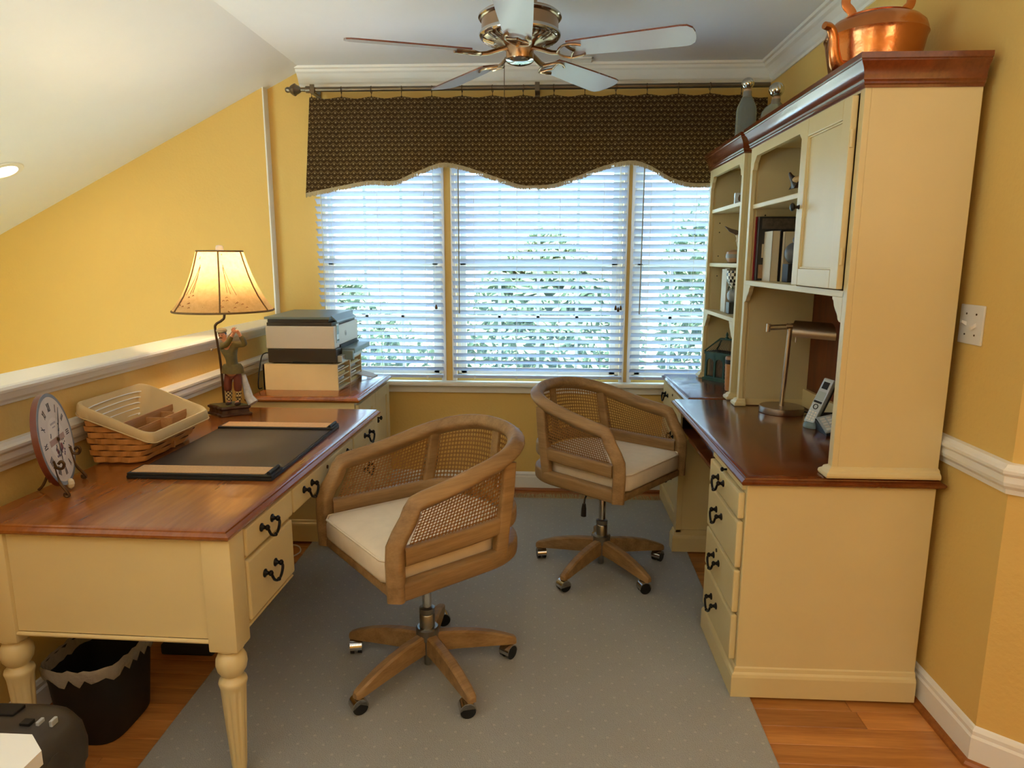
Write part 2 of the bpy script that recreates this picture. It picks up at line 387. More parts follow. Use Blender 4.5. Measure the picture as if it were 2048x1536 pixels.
# ================================================================== the room
def build_room():
    # subfloor with single oak planks on it, running across the room
    fl = struct('floor', box(XL-.12, XR+2.2, YR, YB+.1, -.10, -.012), M['shoe'], label='oak strip floor')
    pw = .083; meshes = {}
    y = YR; row = 0
    rng = random.Random(3)
    while y < YB:
        x = XL-.12 - rng.uniform(.1, .9)
        while x < XR+.02 or (y < 1.85 and x < XR+.75):
            L = rng.choice((.7, .95, 1.2, 1.5))
            x1 = max(x, XL-.12); x2 = x+L
            lim = XR if y > 1.85 else XR+.9
            x2 = min(x2, lim)
            if x2-x1 > .05:
                key = round(x2-x1, 3)
                if key not in meshes:
                    bm = NB(); bx(bm, .0007, key-.0007, .0007, pw-.0007, -.012, 0, .0012, 1)
                    t = obj('plank', bm, M['oak'], fl, world=False); meshes[key] = t.data
                    t.location = (x1, y, 0)
                else: inst('plank', meshes[key], fl, (x1, y, 0))
            x += L
        y += pw; row += 1
    W = M['wall']
    # back wall with three window openings
    bm = NB(); t = .14
    WX = ((-1.372, -.650), (-.555, .442), (.518, 1.19)); zb, zt = .725, 2.13
    bx(bm, -1.66, XR+.1, YB, YB+t, -.1, zb); bx(bm, -1.66, XR+.1, YB, YB+t, zt, ZC+.05)
    xs = [-1.66]+[v for w_ in WX for v in w_]+[XR+.1]
    for i in range(0, len(xs), 2): bx(bm, xs[i], xs[i+1], YB, YB+t, zb, zt)
    struct('wall_back', bm, W, label='yellow back wall around the three windows')
    # wall beyond the half wall, a little closer than the back wall, under the sloping ceiling
    bm = NB(); x0 = -4.0
    zs = lambda x: ZC+SL*(x-XC)
    poly = [(x0, -2.6), (-1.66, -2.6), (-1.66, zs(-1.66)+.02), (x0, zs(x0)+.02)]
    prism(bm, poly, lambda a, b: (a, YL, b), lambda a, b: (a, YL+.2, b))
    struct('wall_far_left', bm, W, label='yellow stairwell wall under the sloping ceiling')
    # white corner strip where the two walls step
    bm = NB(); bx(bm, -1.664, -1.656, YL-.004, YB, .9, zs(-1.66))
    struct('trim_5', bm, M['trim'], label='thin white corner strip between the two wall planes')
    # stairwell side wall and lower floor
    bm = NB(); fy0, fy1, fz0, fz1 = -1.5, .9, -2.4, 1.05        # added window opening, out of view, for fill daylight from the stairwell
    bx(bm, x0-.1, x0, YR, fy0, -2.6, zs(x0)+.05); bx(bm, x0-.1, x0, fy1, YL+.2, -2.6, zs(x0)+.05); bx(bm, x0-.1, x0, fy0, fy1, -2.6, fz0); bx(bm, x0-.1, x0, fy0, fy1, fz1, zs(x0)+.05)
    struct('wall_stair', bm, W, label='stairwell side wall')
    wr = struct_root('window_4', (x0, 2.0, fz0), label='added unseen stairwell window for fill daylight')
    bm = NB()
    for (a, b_, c, d) in ((fy0, fy0+.05, fz0, fz1), (fy1-.05, fy1, fz0, fz1), (fy0, fy1, fz0, fz0+.05), (fy0, fy1, fz1-.05, fz1)): bx(bm, x0-.08, x0-.02, a, b_, c, d)
    fr_ = obj('frame', bm, M['trim'], wr)
    for i in range(1, 4): obj('muntin', box(x0-.06, x0-.04, fy0+.6*i-.012, fy0+.6*i+.012, fz0, fz1), M['trim'], fr_)
    for i in range(1, 4): obj('muntin', box(x0-.06, x0-.04, fy0, fy1, fz0+.86*i-.012, fz0+.86*i+.012), M['trim'], fr_)
    obj('pane', box(x0-.052, x0-.048, fy0+.05, fy1-.05, fz0+.05, fz1-.05), M['glass'], wr)
    struct('floor_lower', box(x0, XL-.12, YR, YL, -2.7, -2.6), M['trim'], label='unseen floor at the foot of the stairwell, made pale to bounce light')  # unseen floor, made pale to bounce daylight up to the sloping ceiling
    # half wall
    bm = NB(); bx(bm, XL-.12, XL, YR, YB+.02, -2.6, 1.03); struct('wall_left', bm, W, label='yellow half wall beside the desk')
    # ledge cap with nose and cove below
    prof = [(-.13, 1.055), (-.13, 1.085), (.040, 1.085), (.049, 1.081), (.052, 1.073), (.049, 1.064), (.036, 1.060), (.033, 1.052), (.028, 1.040), (.016, 1.030), (.012, 1.022), (0, 1.018), (0, 1.03), (-.12, 1.03), (-.12, 1.055)]
    bm = NB(); molding(bm, [(XL, YR), (XL, YB-.005)], prof, side=-1)
    struct('trim_1', bm, M['trim'], label='white ledge cap along the half wall')
    rail = [(0, .826), (.010, .828), (.013, .842), (.021, .852), (.024, .862), (.024, .880), (.030, .888), (.031, .897), (.022, .903), (.016, .912), (0, .914)]
    bm = NB(); molding(bm, [(XL, YR), (XL, YB-.005)], rail, side=-1)
    struct('trim_2', bm, M['trim'], label='white chair rail on the half wall')
    # right wall and angled wall
    cy = 1.835; dx, dy = .77*1.6, -.64*1.6
    struct('wall_right', box(XR, XR+.12, cy, YB+.1, -.1, ZC+.05), W, label='yellow right wall behind the cabinets')
    bm = NB(); prism(bm, [(XR, cy), (XR+dx, cy+dy), (XR+dx+.08, cy+dy+.09), (XR+.12, cy+.03)], lambda a, b: (a, b, -.1), lambda a, b: (a, b, ZC+.05))
    struct('wall_right_angled', bm, W, label='angled yellow wall at the right edge')
    bm = NB(); bx(bm, XR+dx-.05, XR+dx+.1, YR, cy+dy+.02, -.1, ZC+.05); struct('wall_right_near', bm, W)
    bm = NB(); bx(bm, x0-.1, XR+dx+.1, YR-.12, YR, -2.6, ZC+.05); struct('wall_rear', bm, W)
    rpath = [(XR, YB-.01), (XR, cy), (XR+dx, cy+dy)]
    bm = NB(); molding(bm, rpath, rail, side=-1); struct('trim_3', bm, M['trim'], label='white chair rail on the right wall')
    bb = [(0, 0), (.014, 0), (.014, .088), (.010, .096), (.010, .108), (.005, .118), (0, .122)]
    sh = [(0, 0), (.030, 0), (.029, .008), (.024, .016), (.014, .019), (0, .019)]
    def base(name, path, lab, side=-1):
        bm = NB(); molding(bm, path, bb, side=side); o = struct(name, bm, M['trim'], label=lab)
        bm = NB(); molding(bm, path, sh, side=side); s = obj('shoe_moulding', bm, M['shoe'], o)
    base('baseboard_right', rpath, 'white baseboard along the right walls')
    base('baseboard_back', [(XL, YB), (XR, YB)], 'white baseboard under the windows')
    base('baseboard_left', [(XL, YR), (XL, YB)], 'white baseboard along the half wall')
    # ceilings
    struct('ceiling', box(XC, XR+1.6, YR-.1, YB+.1, ZC, ZC+.08), M['ceil'], label='white flat ceiling')
    bm = NB(); prism(bm, [(x0-.1, zs(x0-.1)), (XC, ZC), (XC, ZC+.08), (x0-.1, zs(x0-.1)+.08)], lambda a, b: (a, YR-.1, b), lambda a, b: (a, YB+.1, b))
    struct('ceiling_sloped', bm, M['ceil'], label='white sloping ceiling over the stairwell')
    # crown moulding on back and right walls
    cr = [(0, ZC-.098), (.008, ZC-.098), (.011, ZC-.086), (.020, ZC-.078), (.030, ZC-.060), (.050, ZC-.036), (.064, ZC-.028), (.072, ZC-.016), (.084, ZC-.012), (.088, ZC), (0, ZC)]
    bm = NB(); molding(bm, [(XR+dx, cy+dy), (XR, cy), (XR, YB), (XC-.02, YB)], cr, side=1)
    struct('trim_4', bm, M['trim'], label='white crown moulding under the flat ceiling')
    # window sill and apron
    bm = NB(); bx(bm, -1.42, XR, YB-.075, YB+.12, .682, .706, .006); sill = struct('trim_6', bm, M['trim'], label='white window sill across the three windows')
    bm = NB(); bx(bm, -1.40, XR, YB-.022, YB, .632, .682, .004); obj('apron', bm, M['trim'], sill)
    # windows
    for k, (a, b_) in enumerate(WX):
        wr = struct_root('window_%d' % (k+1), ((a+b_)/2, YB+.05, zb), label='white double hung window with grilles, number %d from the left' % (k+1))
        bm = NB(); f = .022
        for (p, q, r_, s) in ((a, a+f, zb, zt), (b_-f, b_, zb, zt), (a, b_, zb, zb+f), (a, b_, zt-f, zt)): bx(bm, p, q, YB+.03, YB+.12, r_, s)
        obj('frame', bm, M['trim'], wr)
        # flat casing on the room side, next to the mullions
        bm = NB()
        if k > 0: bx(bm, a-.028, a, YB-.014, YB, .706, zt+.02, .003)
        if k < 2: bx(bm, b_, b_+.028, YB-.014, YB, .706, zt+.02, .003)
        obj('casing', bm, M['trim'], wr)
        zm = (zb+zt)/2
        for (z0, z1, yo) in ((zb+f, zm+.02, .055), (zm-.02, zt-f, .085)):
            bm = NB(); s_ = .032; p, q = a+f, b_-f; yy = YB+yo
            for (c, d, e, g) in ((p, p+s_, z0, z1), (q-s_, q, z0, z1), (p, q, z0, z0+s_), (p, q, z1-s_, z1)): bx(bm, c, d, yy-.015, yy+.015, e, g)
            so_ = obj('sash', bm, M['trim'], wr)
            nx = 4 if k == 1 else 3
            for i in range(1, nx):
                xx = p+(q-p)*i/nx; obj('muntin', box(xx-.009, xx+.009, yy-.010, yy+.010, z0+s_, z1-s_), M['trim'], so_)
            zz = (z0+z1)/2; obj('muntin', box(p+s_, q-s_, yy-.010, yy+.010, zz-.009, zz+.009), M['trim'], so_)
            obj('pane', box(p+s_, q-s_, yy-.002, yy+.002, z0+s_, z1-s_), M['glass'], so_)
    # ceiling vent
    v = thing('ceiling_vent', 'small white slotted air vent in the ceiling behind the fan', 'vent', (.172, 4.03, ZC))
    bm = NB()
    for (a, b_, c, d) in ((.11, .235, 3.99, 3.998), (.11, .235, 4.062, 4.07), (.11, .118, 3.99, 4.07), (.227, .235, 3.99, 4.07)): bx(bm, a, b_, c, d, ZC-.008, ZC)
    obj('frame', bm, M['trim'], v)
    for i in range(5): obj('louvre', box(.118, .227, 4.003+i*.013, 4.008+i*.013, ZC-.006, ZC), M['trim'], v)
    # recessed lamps: one in view on the slope, the others behind the camera
    def can(x, y, z, tilt, lab, e, grp=None):
        t = thing('recessed_light', lab, 'ceiling light', (x, y, z), 0, grp)
        Rm = Matrix.Rotation(tilt, 3, 'Y')
        bm = NB(); lathe(bm, [(.060, .0), (.062, -.006), (.088, -.004), (.092, .0)], (x, y, z), 32, None, 0, Rm); obj('trim_ring', bm, M['trim'], t, True)
        bm = NB(); lathe(bm, [(.001, -.0015), (.060, -.0015), (.060, -.001), (.001, -.001)], (x, y, z), 32, None, 0, Rm); obj('lamp_lens', bm, M['lit'], t)
        l = bpy.data.lights.new('recessed_lamp', 'AREA'); l.shape = 'DISK'; l.size = .12; l.energy = e; l.color = WARM; l.spread = R(180)
        lo = bpy.data.objects.new('recessed_lamp', l); COL.objects.link(lo); lo.parent = t
        d = Rm @ Vector((0, 0, -1)); lo.location = d*.02
        lo.rotation_euler = (0, tilt, 0)
    tl = -math.atan(SL)
    can(CANX, CANY, zs(CANX)-.001, tl, 'lit recessed ceiling light on the sloping ceiling at the left edge', CAN_W*1.0)
    for x, y, lab in ((-.3, -.2, 'nearer left'), (.9, -.2, 'nearer right'), (-.3, -1.1, 'rear left'), (.9, -1.1, 'rear right')):
        can(x, y, ZC-.001, 0, 'lit recessed ceiling light, %s one of four behind the camera' % lab, CAN_W, 'recessed lights behind the camera')
def build_fill_uplights():  # fill uplighters added out of view to brighten ceiling and room
    for (x, y, lab) in ((-1.2, -.75, 'added unseen fill uplighter beside the half wall behind the camera'), (1.5, -.75, 'added unseen fill uplighter near the right wall behind the camera')):
        t = thing('fill_uplighter', lab, 'lamp', (x, y, 0), 0, 'added fill uplighters behind the camera')
        bm = NB(); lathe(bm, [(.13, .001), (.135, .006), (.13, .018), (.02, .026)], (x, y, 0), 32); obj('base', bm, M['brass'], t, True)
        bm = NB(); tube(bm, [(x, y, .02), (x, y, 1.21)], .012, 12); obj('pole', bm, M['brass'], t, True)
        bm = NB(); n = 40; rs = [[bm.verts.new((x+r_*math.cos(2*PI*i/n), y+r_*math.sin(2*PI*i/n), z)) for i in range(n)] for r_, z in ((.02, 1.20), (.08, 1.215), (.14, 1.25), (.18, 1.30))]
        for a, b in zip(rs, rs[1:]):
            for i in range(n): bm.faces.new((a[i], a[(i+1) % n], b[(i+1) % n], b[i]))
        bmesh.ops.solidify(bm, geom=bm.faces[:], thickness=.003); obj('bowl_shade', bm, M['brass'], t, True)
        l = bpy.data.lights.new('fill_uplighter_light', 'AREA'); l.shape = 'DISK'; l.size = .2; l.energy = UP_W; l.color = (1.0, .90, .76)
        lo = bpy.data.objects.new('fill_uplighter_light', l); COL.objects.link(lo); lo.parent = t; lo.location = (0, 0, 1.295); lo.rotation_euler = (PI, 0, 0)
build_fill_uplights()
CANX, CANY = -2.757, 3.457
build_room()

def build_outside():
    struct('ground_outside', box(-30, 30, YB+.6, 60, -3.2, -3.0), M['lawn'], label='lawn outside')
    rng = random.Random(11)
    def tree(x, y, h, rx, lab, nleaf):
        t = thing('garden_tree', lab, 'tree', (x, y, -3.0), 0, 'garden trees outside the windows')
        bm = NB(); tube(bm, [(x, y, -3.0), (x+.1, y, -1), (x-.05, y+.05, h-.8)], .12, 8, scale=[1, .8, .3]); obj('trunk', bm, M['bark'], t, True)
        vs_, fs = [], []
        for i in range(nleaf):
            a = rng.uniform(0, 2*PI); rr = rx*math.sqrt(rng.random()); zz = rng.uniform(-2.4, h)
            k = max(.15, 1-max(0, (zz-(h-1.2))/1.2)**2)
            px, py = x+rr*k*math.cos(a), y+.6*rr*k*math.sin(a)
            s = rng.uniform(.06, .13); d = Vector((rng.uniform(-1, 1), rng.uniform(-1, 1), rng.uniform(-1, 1))).normalized(); e = d.orthogonal().normalized()
            p = Vector((px, py, zz)); b0 = len(vs_)
            vs_ += [p-d*s, p+e*s*.4, p+d*s, p-e*s*.4]; fs.append((b0, b0+1, b0+2, b0+3))
        me = bpy.data.meshes.new('foliage'); me.from_pydata([tuple(v-Vector((x, y, -3.0))) for v in vs_], [], fs); me.materials.append(M['leaf'])
        o = bpy.data.objects.new('foliage', me); COL.objects.link(o); o.parent = t; o['kind'] = 'stuff'
    tree(-2.55, 8.6, 1.15, 1.22, 'low pale green tree seen through the left window blind', 8000)
    tree(.0, 8.2, 1.75, 1.22, 'taller pale green tree seen through the middle window blind', 9500)
    tree(2.55, 8.4, 2.6, 1.22, 'tallest pale green tree seen through the right window blind', 10500)
build_outside()

# ================================================================== blinds, rod, valance
def build_blinds():
    spec = ((-1.385, -.632, 'left'), (-.570, .455, 'wide middle'), (.502, 1.20, 'right'))
    ztop, zbot, pitch = 2.13, .735, .0435
    for k, (a, b_, nm) in enumerate(spec):
        t = thing('window_blind', 'white slatted blind on the %s window' % nm, 'blind', ((a+b_)/2, YB-.05, .71), 0, 'white slatted window blinds')
        yc = YB-.047
        obj('headrail', box(a, b_, yc-.025, yc+.03, ztop, ztop+.05, .003), M['trim'], t)
        n = int((ztop-.02-zbot-.02)/pitch)
        # slightly crowned slat, tilted open
        bm = NB(); L = b_-a; sec = []
        for i in range(7):
            s = -1+2*i/6; sec.append((.0245*s, .0026*(1-s*s)))
        sec += [(s, h-.0022) for s, h in reversed(sec)]
        tl = R(-32)
        A = [bm.verts.new((0, s*math.cos(tl)+h*math.sin(tl)*-1, s*math.sin(tl)+h*math.cos(tl))) for s, h in sec]
        B = [bm.verts.new((L, v.co.y, v.co.z)) for v in A]
        m_ = len(sec)
        for i in range(m_): bm.faces.new((A[i], A[(i+1) % m_], B[(i+1) % m_], B[i]))
        for i in range(6):
            bm.faces.new((A[i], A[i+1], A[m_-2-i], A[m_-1-i])); bm.faces.new((B[i], B[i+1], B[m_-2-i], B[m_-1-i]))
        first = None
        base = Vector(((a+b_)/2, YB-.05, .71))
        for i in range(n):
            z = zbot+.03+(i+.5)*pitch
            lx = a + (.0015 if i % 2 else 0)
            if first is None:
                first = obj('slat', bm, M['slat'], t, 30, world=False); o = first
            else: o = inst('slat', first.data, t)
            o.location = Vector((lx, yc, z))-base
        obj('bottom_rail', box(a, b_, yc-.024, yc+.024, zbot-.002, zbot+.016, .004), M['slat'], t)
        nl = 4 if k == 1 else 3
        bm = NB()
        for i in range(nl):
            x = a+L*(.13+.74*i/(nl-1))
            for yy in (yc-.026, yc+.026): tube(bm, [(x, yy, zbot), (x, yy, ztop)], .0009, 5)
        obj('ladder_cord', bm, M['trim'], t)
        for i in range(nl):
            x = a+L*(.13+.74*i/(nl-1)); obj('cord_plug', box(x-.006, x+.006, yc-.027, yc-.024, zbot-.006, zbot+.008, .001), M['paper'], t)
        x = a+.045
        bm = NB(); tube(bm, [(x, yc-.034, ztop+.02), (x-.002, yc-.036, 1.13 if k else 1.02)], .0032, 8); obj('tilt_wand', bm, M['rodmetal'] if k else M['silver_plastic'], t, True)
        if k < 2:
            bm = NB(); zt_ = 1.16
            for i, dx in enumerate(((-.05, -.035, -.02) if k else (-.035,))):
                xx = b_+dx; zz = zt_-.01*(i == 1)
                tube(bm, [(b_-.045, yc-.033, ztop), (xx, yc-.034, zz+.02)], .0009, 5)
            c_ = obj('pull_cord', bm, M['trim'], t)
            for i, dx in enumerate(((-.05, -.035, -.02) if k else (-.035,))):
                xx = b_+dx; zz = zt_-.01*(i == 1)
                bm = NB(); lathe(bm, [(.002, .022), (.006, .012), (.0085, 0), (.006, -.006)], (xx, yc-.034, zz), 10); obj('tassel', bm, M['brass'], c_, True)
build_blinds()

def build_valance():
    yr = YB-.10
    t = thing('curtain_rod', 'pewter curtain rod with a ribbed finial above the windows', 'curtain rod', (-.07, yr, 2.40))
    bm = NB(); tube(bm, [(-1.38, yr, 2.401), (1.215, yr, 2.401)], .0135, 16); obj('rod', bm, M['rodmetal'], t, True)
    Rx = Matrix.Rotation(-PI/2, 3, 'Y')
    bm = NB(); lathe(bm, [(.013, 0), (.019, .004), (.019, .03), (.012, .034), (.010, .06), (.015, .064), (.022, .075), (.026, .085), (.034, .095), (.030, .105), (.022, .118), (.014, .125), (.016, .14), (.010, .150), (.001, .153)], (-1.36, yr, 2.401), 20, lambda a, z: 1+.05*math.cos(8*a) if z > .07 else 1, 0, Rx); obj('finial', bm, M['rodmetal'], t, True)
    for x in (-1.35, -.07):
        bm = NB(); bx(bm, x-.013, x+.013, yr-.018, YB, 2.378, 2.386, .002); bx(bm, x-.014, x+.014, YB-.012, YB-.001, 2.33, 2.43, .003); bx(bm, x-.013, x+.013, yr-.02, yr-.014, 2.378, 2.425, .001)
        obj('bracket', bm, M['rodmetal'], t)
    v = thing('window_valance', 'brown patterned window valance with scalloped hem and cream fringe', 'valance', (-.07, yr, 1.83))
    key = [(-1.419, 1.825), (-1.338, 1.840), (-1.188, 1.868), (-1.039, 1.892), (-.892, 1.890), (-.774, 1.934), (-.656, 1.980), (-.584, 1.990), (-.483, 1.970), (-.324, 1.918), (-.165, 1.868), (-.078, 1.864), (.037, 1.875), (.179, 1.922), (.320, 1.973), (.432, 1.995), (.503, 1.994), (.574, 1.969), (.690, 1.906), (.804, 1.875), (.93, 1.872), (1.08, 1.855), (1.20, 1.825)]
    pts = smoothpath([(x, 0, z) for x, z in key], 6)
    hem = lambda x: next((a.z+(b_.z-a.z)*(x-a.x)/(b_.x-a.x) for a, b_ in zip(pts, pts[1:]) if a.x <= x <= b_.x), pts[0].z if x < pts[0].x else pts[-1].z)
    rings = [-1.36+.173*i for i in range(15)]
    NX, NZ = 240, 14; bm = NB(); grid = []
    def surf(s, tt):
        xb = -1.419+(1.205+1.419)*s; xt = -1.372+(1.205+1.372)*s
        zb = hem(xb)
        ph = (xt+1.36)/.173*2*PI
        ztp = 2.352+.006*math.cos(ph)+(-.02*max(0, (s-.9)/.1) if s > .9 else 0)
        x = xt+(xb-xt)*tt; z = ztp+(zb-ztp)*tt
        y = yr-.012+.006*math.cos(ph)*(1-tt*.5)+.010*math.sin(x*3.1+1)*tt+.006*math.sin(x*9.3)*tt
        return Vector((x, y, z))
    for i in range(NX+1): grid.append([bm.verts.new(surf(i/NX, j/NZ)) for j in range(NZ+1)])
    for i in range(NX):
        for j in range(NZ): bm.faces.new((grid[i][j], grid[i+1][j], grid[i+1][j+1], grid[i][j+1]))
    bmesh.ops.solidify(bm, geom=bm.faces[:], thickness=.003)
    obj('fabric', bm, M['valance'], v, True)
    # fringe of short hanging threads
    vs_, fs = [], []; rng = random.Random(5); n = 1150
    base = Vector((-.07, yr, 1.83))
    for i in range(n):
        s = (i+.5)/n; p = surf(s, 1.0)+Vector((0, -.003, 0)); l = .020+rng.uniform(-.003, .004); wd = .0013; dx = rng.uniform(-.0012, .0012)
        q = [p+Vector((-wd, 0, .004)), p+Vector((wd, 0, .004)), p+Vector((wd+dx, rng.uniform(-.002, .002), -l)), p+Vector((-wd+dx, 0, -l))]
        b0 = len(vs_)
        for c in q: vs_.append(tuple(c-base)); vs_.append(tuple(c-base+Vector((0, .0018, 0))))
        fs += [(b0, b0+2, b0+4, b0+6), (b0+1, b0+7, b0+5, b0+3), (b0, b0+1, b0+3, b0+2), (b0+2, b0+3, b0+5, b0+4), (b0+6, b0+7, b0+1, b0)]
    me = bpy.data.meshes.new('fringe'); me.from_pydata(vs_, [], fs); me.materials.append(M['fringe'])
    o = bpy.data.objects.new('fringe', me); COL.objects.link(o); o.parent = v; o['kind'] = 'stuff'
    # clip rings
    ringme = None
    for i, x in enumerate(rings):
        if ringme is None:
            bm = NB(); P = [(0, .019*math.cos(a), .019*math.sin(a)) for a in [2*PI*j/16 for j in range(16)]]
            tube(bm, P, .0022, 6, closed=True); tube(bm, [(0, 0, -.019), (0, 0, -.034)], .0018, 6); bx(bm, -.004, .004, -.004, .004, -.052, -.034, .001)
            o = obj('clip_ring', bm, M['brass'], v, True, world=False); ringme = o.data
        else: o = inst('clip_ring', ringme, v)
        o.location = Vector((x, yr, 2.3965))-base; o.rotation_euler = (0, 0, rng.uniform(-.25, .25))
build_valance()

def build_rug():
    t = thing('area_rug', 'grey blue area rug with small cream dots and fringed end', 'rug', (-.23, 2.3, 0))
    P = [(-1.13, .45), (.655, .45), (.725, 3.99), (-1.215, 3.99)]
    bm = NB(); prism(bm, P, lambda a, b: (a, b, .0005), lambda a, b: (a, b, .011)); 
    obj('pile', bm, M['rug'], t)
    for i, j in ((0, 3), (1, 2)):
        bm = NB(); tube(bm, [(P[i][0], P[i][1], .0056), (P[j][0], P[j][1], .0056)], .0054, 8); obj('bound_edge', bm, M['rug'], t, True)
    rng = random.Random(9); bm = NB(); n = 330
    for i in range(n):
        x = -1.21+1.93*(i+.5)/n; d = rng.uniform(-.012, .012)
        tube(bm, [(x, 3.985, .009), (x+d*.4, 4.03, .006), (x+d, 4.085+rng.uniform(-.012, .012), .0035)], .0024, 5)
    o = obj('fringe', bm, M['fringe'], t); o['kind'] = 'stuff'
build_rug()
# ================================================================== shared furniture pieces
def make_pull_mesh():
    """black bail pull; drawer face in the YZ plane, sticking out along +X, spread along Y"""
    bm = NB(); Rx = Matrix.Rotation(PI/2, 3, 'Y')
    for s in (-1, 1):
        lathe(bm, [(.0125, 0), (.0125, .003), (.007, .006), (.005, .013), (.0085, .016), (.0085, .021), (.004, .025)], (0, s*.036, 0), 12, None, 0, Rx)
    pts = smoothpath([(.019, -.036, 0), (.023, -.036, -.010), (.024, -.027, -.024), (.025, -.012, -.033), (.025, 0, -.035), (.025, .012, -.033), (.024, .027, -.024), (.023, .036, -.010), (.019, .036, 0)], 3)
    tube(bm, pts, .0042, 6)
    ball(bm, (.025, 0, -.035), .0062, 8, 6)
    me = bpy.data.meshes.new('bail_pull'); bm.to_mesh(me); bm.free()
    for p in me.polygons: p.use_smooth = True
    me.materials.append(M['black_iron']); return me
PULL = make_pull_mesh()
def pull(parent, x, y, z, rz):
    """x,y,z,rz in the frame of the thing"""
    return inst('bail_pull', PULL, parent, (x, y, z), (0, 0, rz))
def keyhole(parent, x, y, z, s=1):
    bm = NB(); lathe(bm, [(.007, 0), (.007, .003), (.0055, .004)], (x, y, z), 12, None, 0, Matrix.Diagonal((1, 1, 1)) @ Matrix.Rotation(s*PI/2, 3, 'Y'))
    return obj('keyhole', bm, M['brass'], parent, True, world=False)
def lip_box(bm, x0, x1, y0, y1, z0, z1, e=.008):
    bx(bm, x0, x1, y0, y1, z0, z1, e, 2)
def panel_frame(bm, pos, axis, a0, a1, z0, z1, s, d0, d1, rec):
    """frame-and-panel face. axis 'x': face normal along x; a is the y range. d0..d1 thickness, rec: panel recess"""
    def b(p, q, r_, t, e, f, bv=.003):
        if axis == 'x': bx(bm, e, f, p, q, r_, t, bv)
        else: bx(bm, p, q, e, f, r_, t, bv)
    b(a0, a0+s, z0, z1, d0, d1); b(a1-s, a1, z0, z1, d0, d1); b(a0+s, a1-s, z0, z0+s, d0, d1); b(a0+s, a1-s, z1-s, z1, d0, d1)
def top_slab(bm, x0, x1, y0, y1, z0, z1):
    h = z1-z0
    prof = [(0, z0), (-.010, z0), (0, z0)]
    pts = [(0.010, z0), (0.004, z0+h*.10), (0, z0+h*.28), (0, z0+h*.48), (.005, z0+h*.60), (.012, z0+h*.68), (.013, z0+h*.80), (.019, z0+h*.92), (.030, z1)]
    rings = [[bm.verts.new(p) for p in ((x0+i, y0+i, z), (x1-i, y0+i, z), (x1-i, y1-i, z), (x0+i, y1-i, z))] for i, z in pts]
    for a, b in zip(rings, rings[1:]):
        for j in range(4): bm.faces.new((a[j], a[(j+1) % 4], b[(j+1) % 4], b[j]))
    bm.faces.new(rings[0][::-1]); bm.faces.new(rings[-1])

# ================================================================== left writing desk
def build_left_desk():
    t = thing('writing_desk', 'cream writing desk with cherry top and turned fluted legs', 'desk', (-.806, 1.60, 0), R(-1.3))
    D = lambda n, bm, m, p=t, s=False: obj(n, bm, m, p, s, world=False)
    bm = NB(); top_slab(bm, -.745, 0, 0, 1.475, .735, .765); D('desk_top', bm, M['top'], s=25)
    CR = M['cream']
    # corner blocks with turned legs
    def flute(a, z):
        if .055 < z < .290: return 1-.10*max(0, math.cos(a*8))**.6*min(1, (z-.055)/.02, (.29-z)/.02)
        return 1
    for (cx, cy) in ((-.049, .060), (-.672, .060), (-.049, 1.415), (-.672, 1.415)):
        bm = NB(); bx(bm, cx-.040, cx+.040, cy-.040, cy+.040, .412, .735, .006)
        prof = [(.012, .012), (.016, .014), (.018, .03), (.020, .045), (.021, .055)]
        prof += [(.021+.013*(k/12), .055+.235*k/12) for k in range(1, 13)]
        prof += [(.036, .298), (.038, .306), (.036, .314), (.026, .320), (.024, .326), (.030, .332), (.038, .345), (.0415, .362), (.040, .378), (.033, .393), (.026, .399), (.030, .403), (.036, .408), (.036, .413)]
        lathe(bm, prof, (cx, cy, 0), 64, flute); D('leg', bm, CR, s=50)
    # carcass
    for (y0, y1) in ((.028, .425), (1.05, 1.447)):
        bm = NB(); bx(bm, -.705, -.020, y0+.004, y1, .445, .735, .002)
        D('pedestal', bm, CR)
    bm = NB(); bx(bm, -.705, -.024, .425, 1.05, .640, .735, .002); D('kneehole_rail', bm, CR)
    for y0 in (.024, 1.444):      # lower bead along the end panels
        bm = NB(); tube(bm, [(-.632, y0+.004, .440), (-.089, y0+.004, .440)], .006, 8); D('end_bead', bm, CR, s=True)
    bm = NB(); tube(bm, [(-.018, .10, .443), (-.018, .42, .443)], .004, 8); D('front_bead', bm, CR, s=True)
    # drawers
    def drawer(y0, y1, z0, z1, pulls, kh=None):
        bm = NB(); lip_box(bm, -.022, -.004, y0, y1, z0, z1, .006)
        d = D('drawer', bm, CR)
        for y in pulls: pull(d, -.004, y, (z0+z1)/2+.008, 0)
        if kh: keyhole(d, -.004, kh, (z0+z1)/2+.016)
        return d
    drawer(.104, .420, .650, .731, [.232]); drawer(.104, .412, .462, .638, [.235])
    drawer(.430, 1.058, .650, .731, [.556, .945], .748)
    drawer(1.072, 1.372, .650, .731, [1.26]); drawer(1.072, 1.372, .462, .638, [1.23])
build_left_desk()

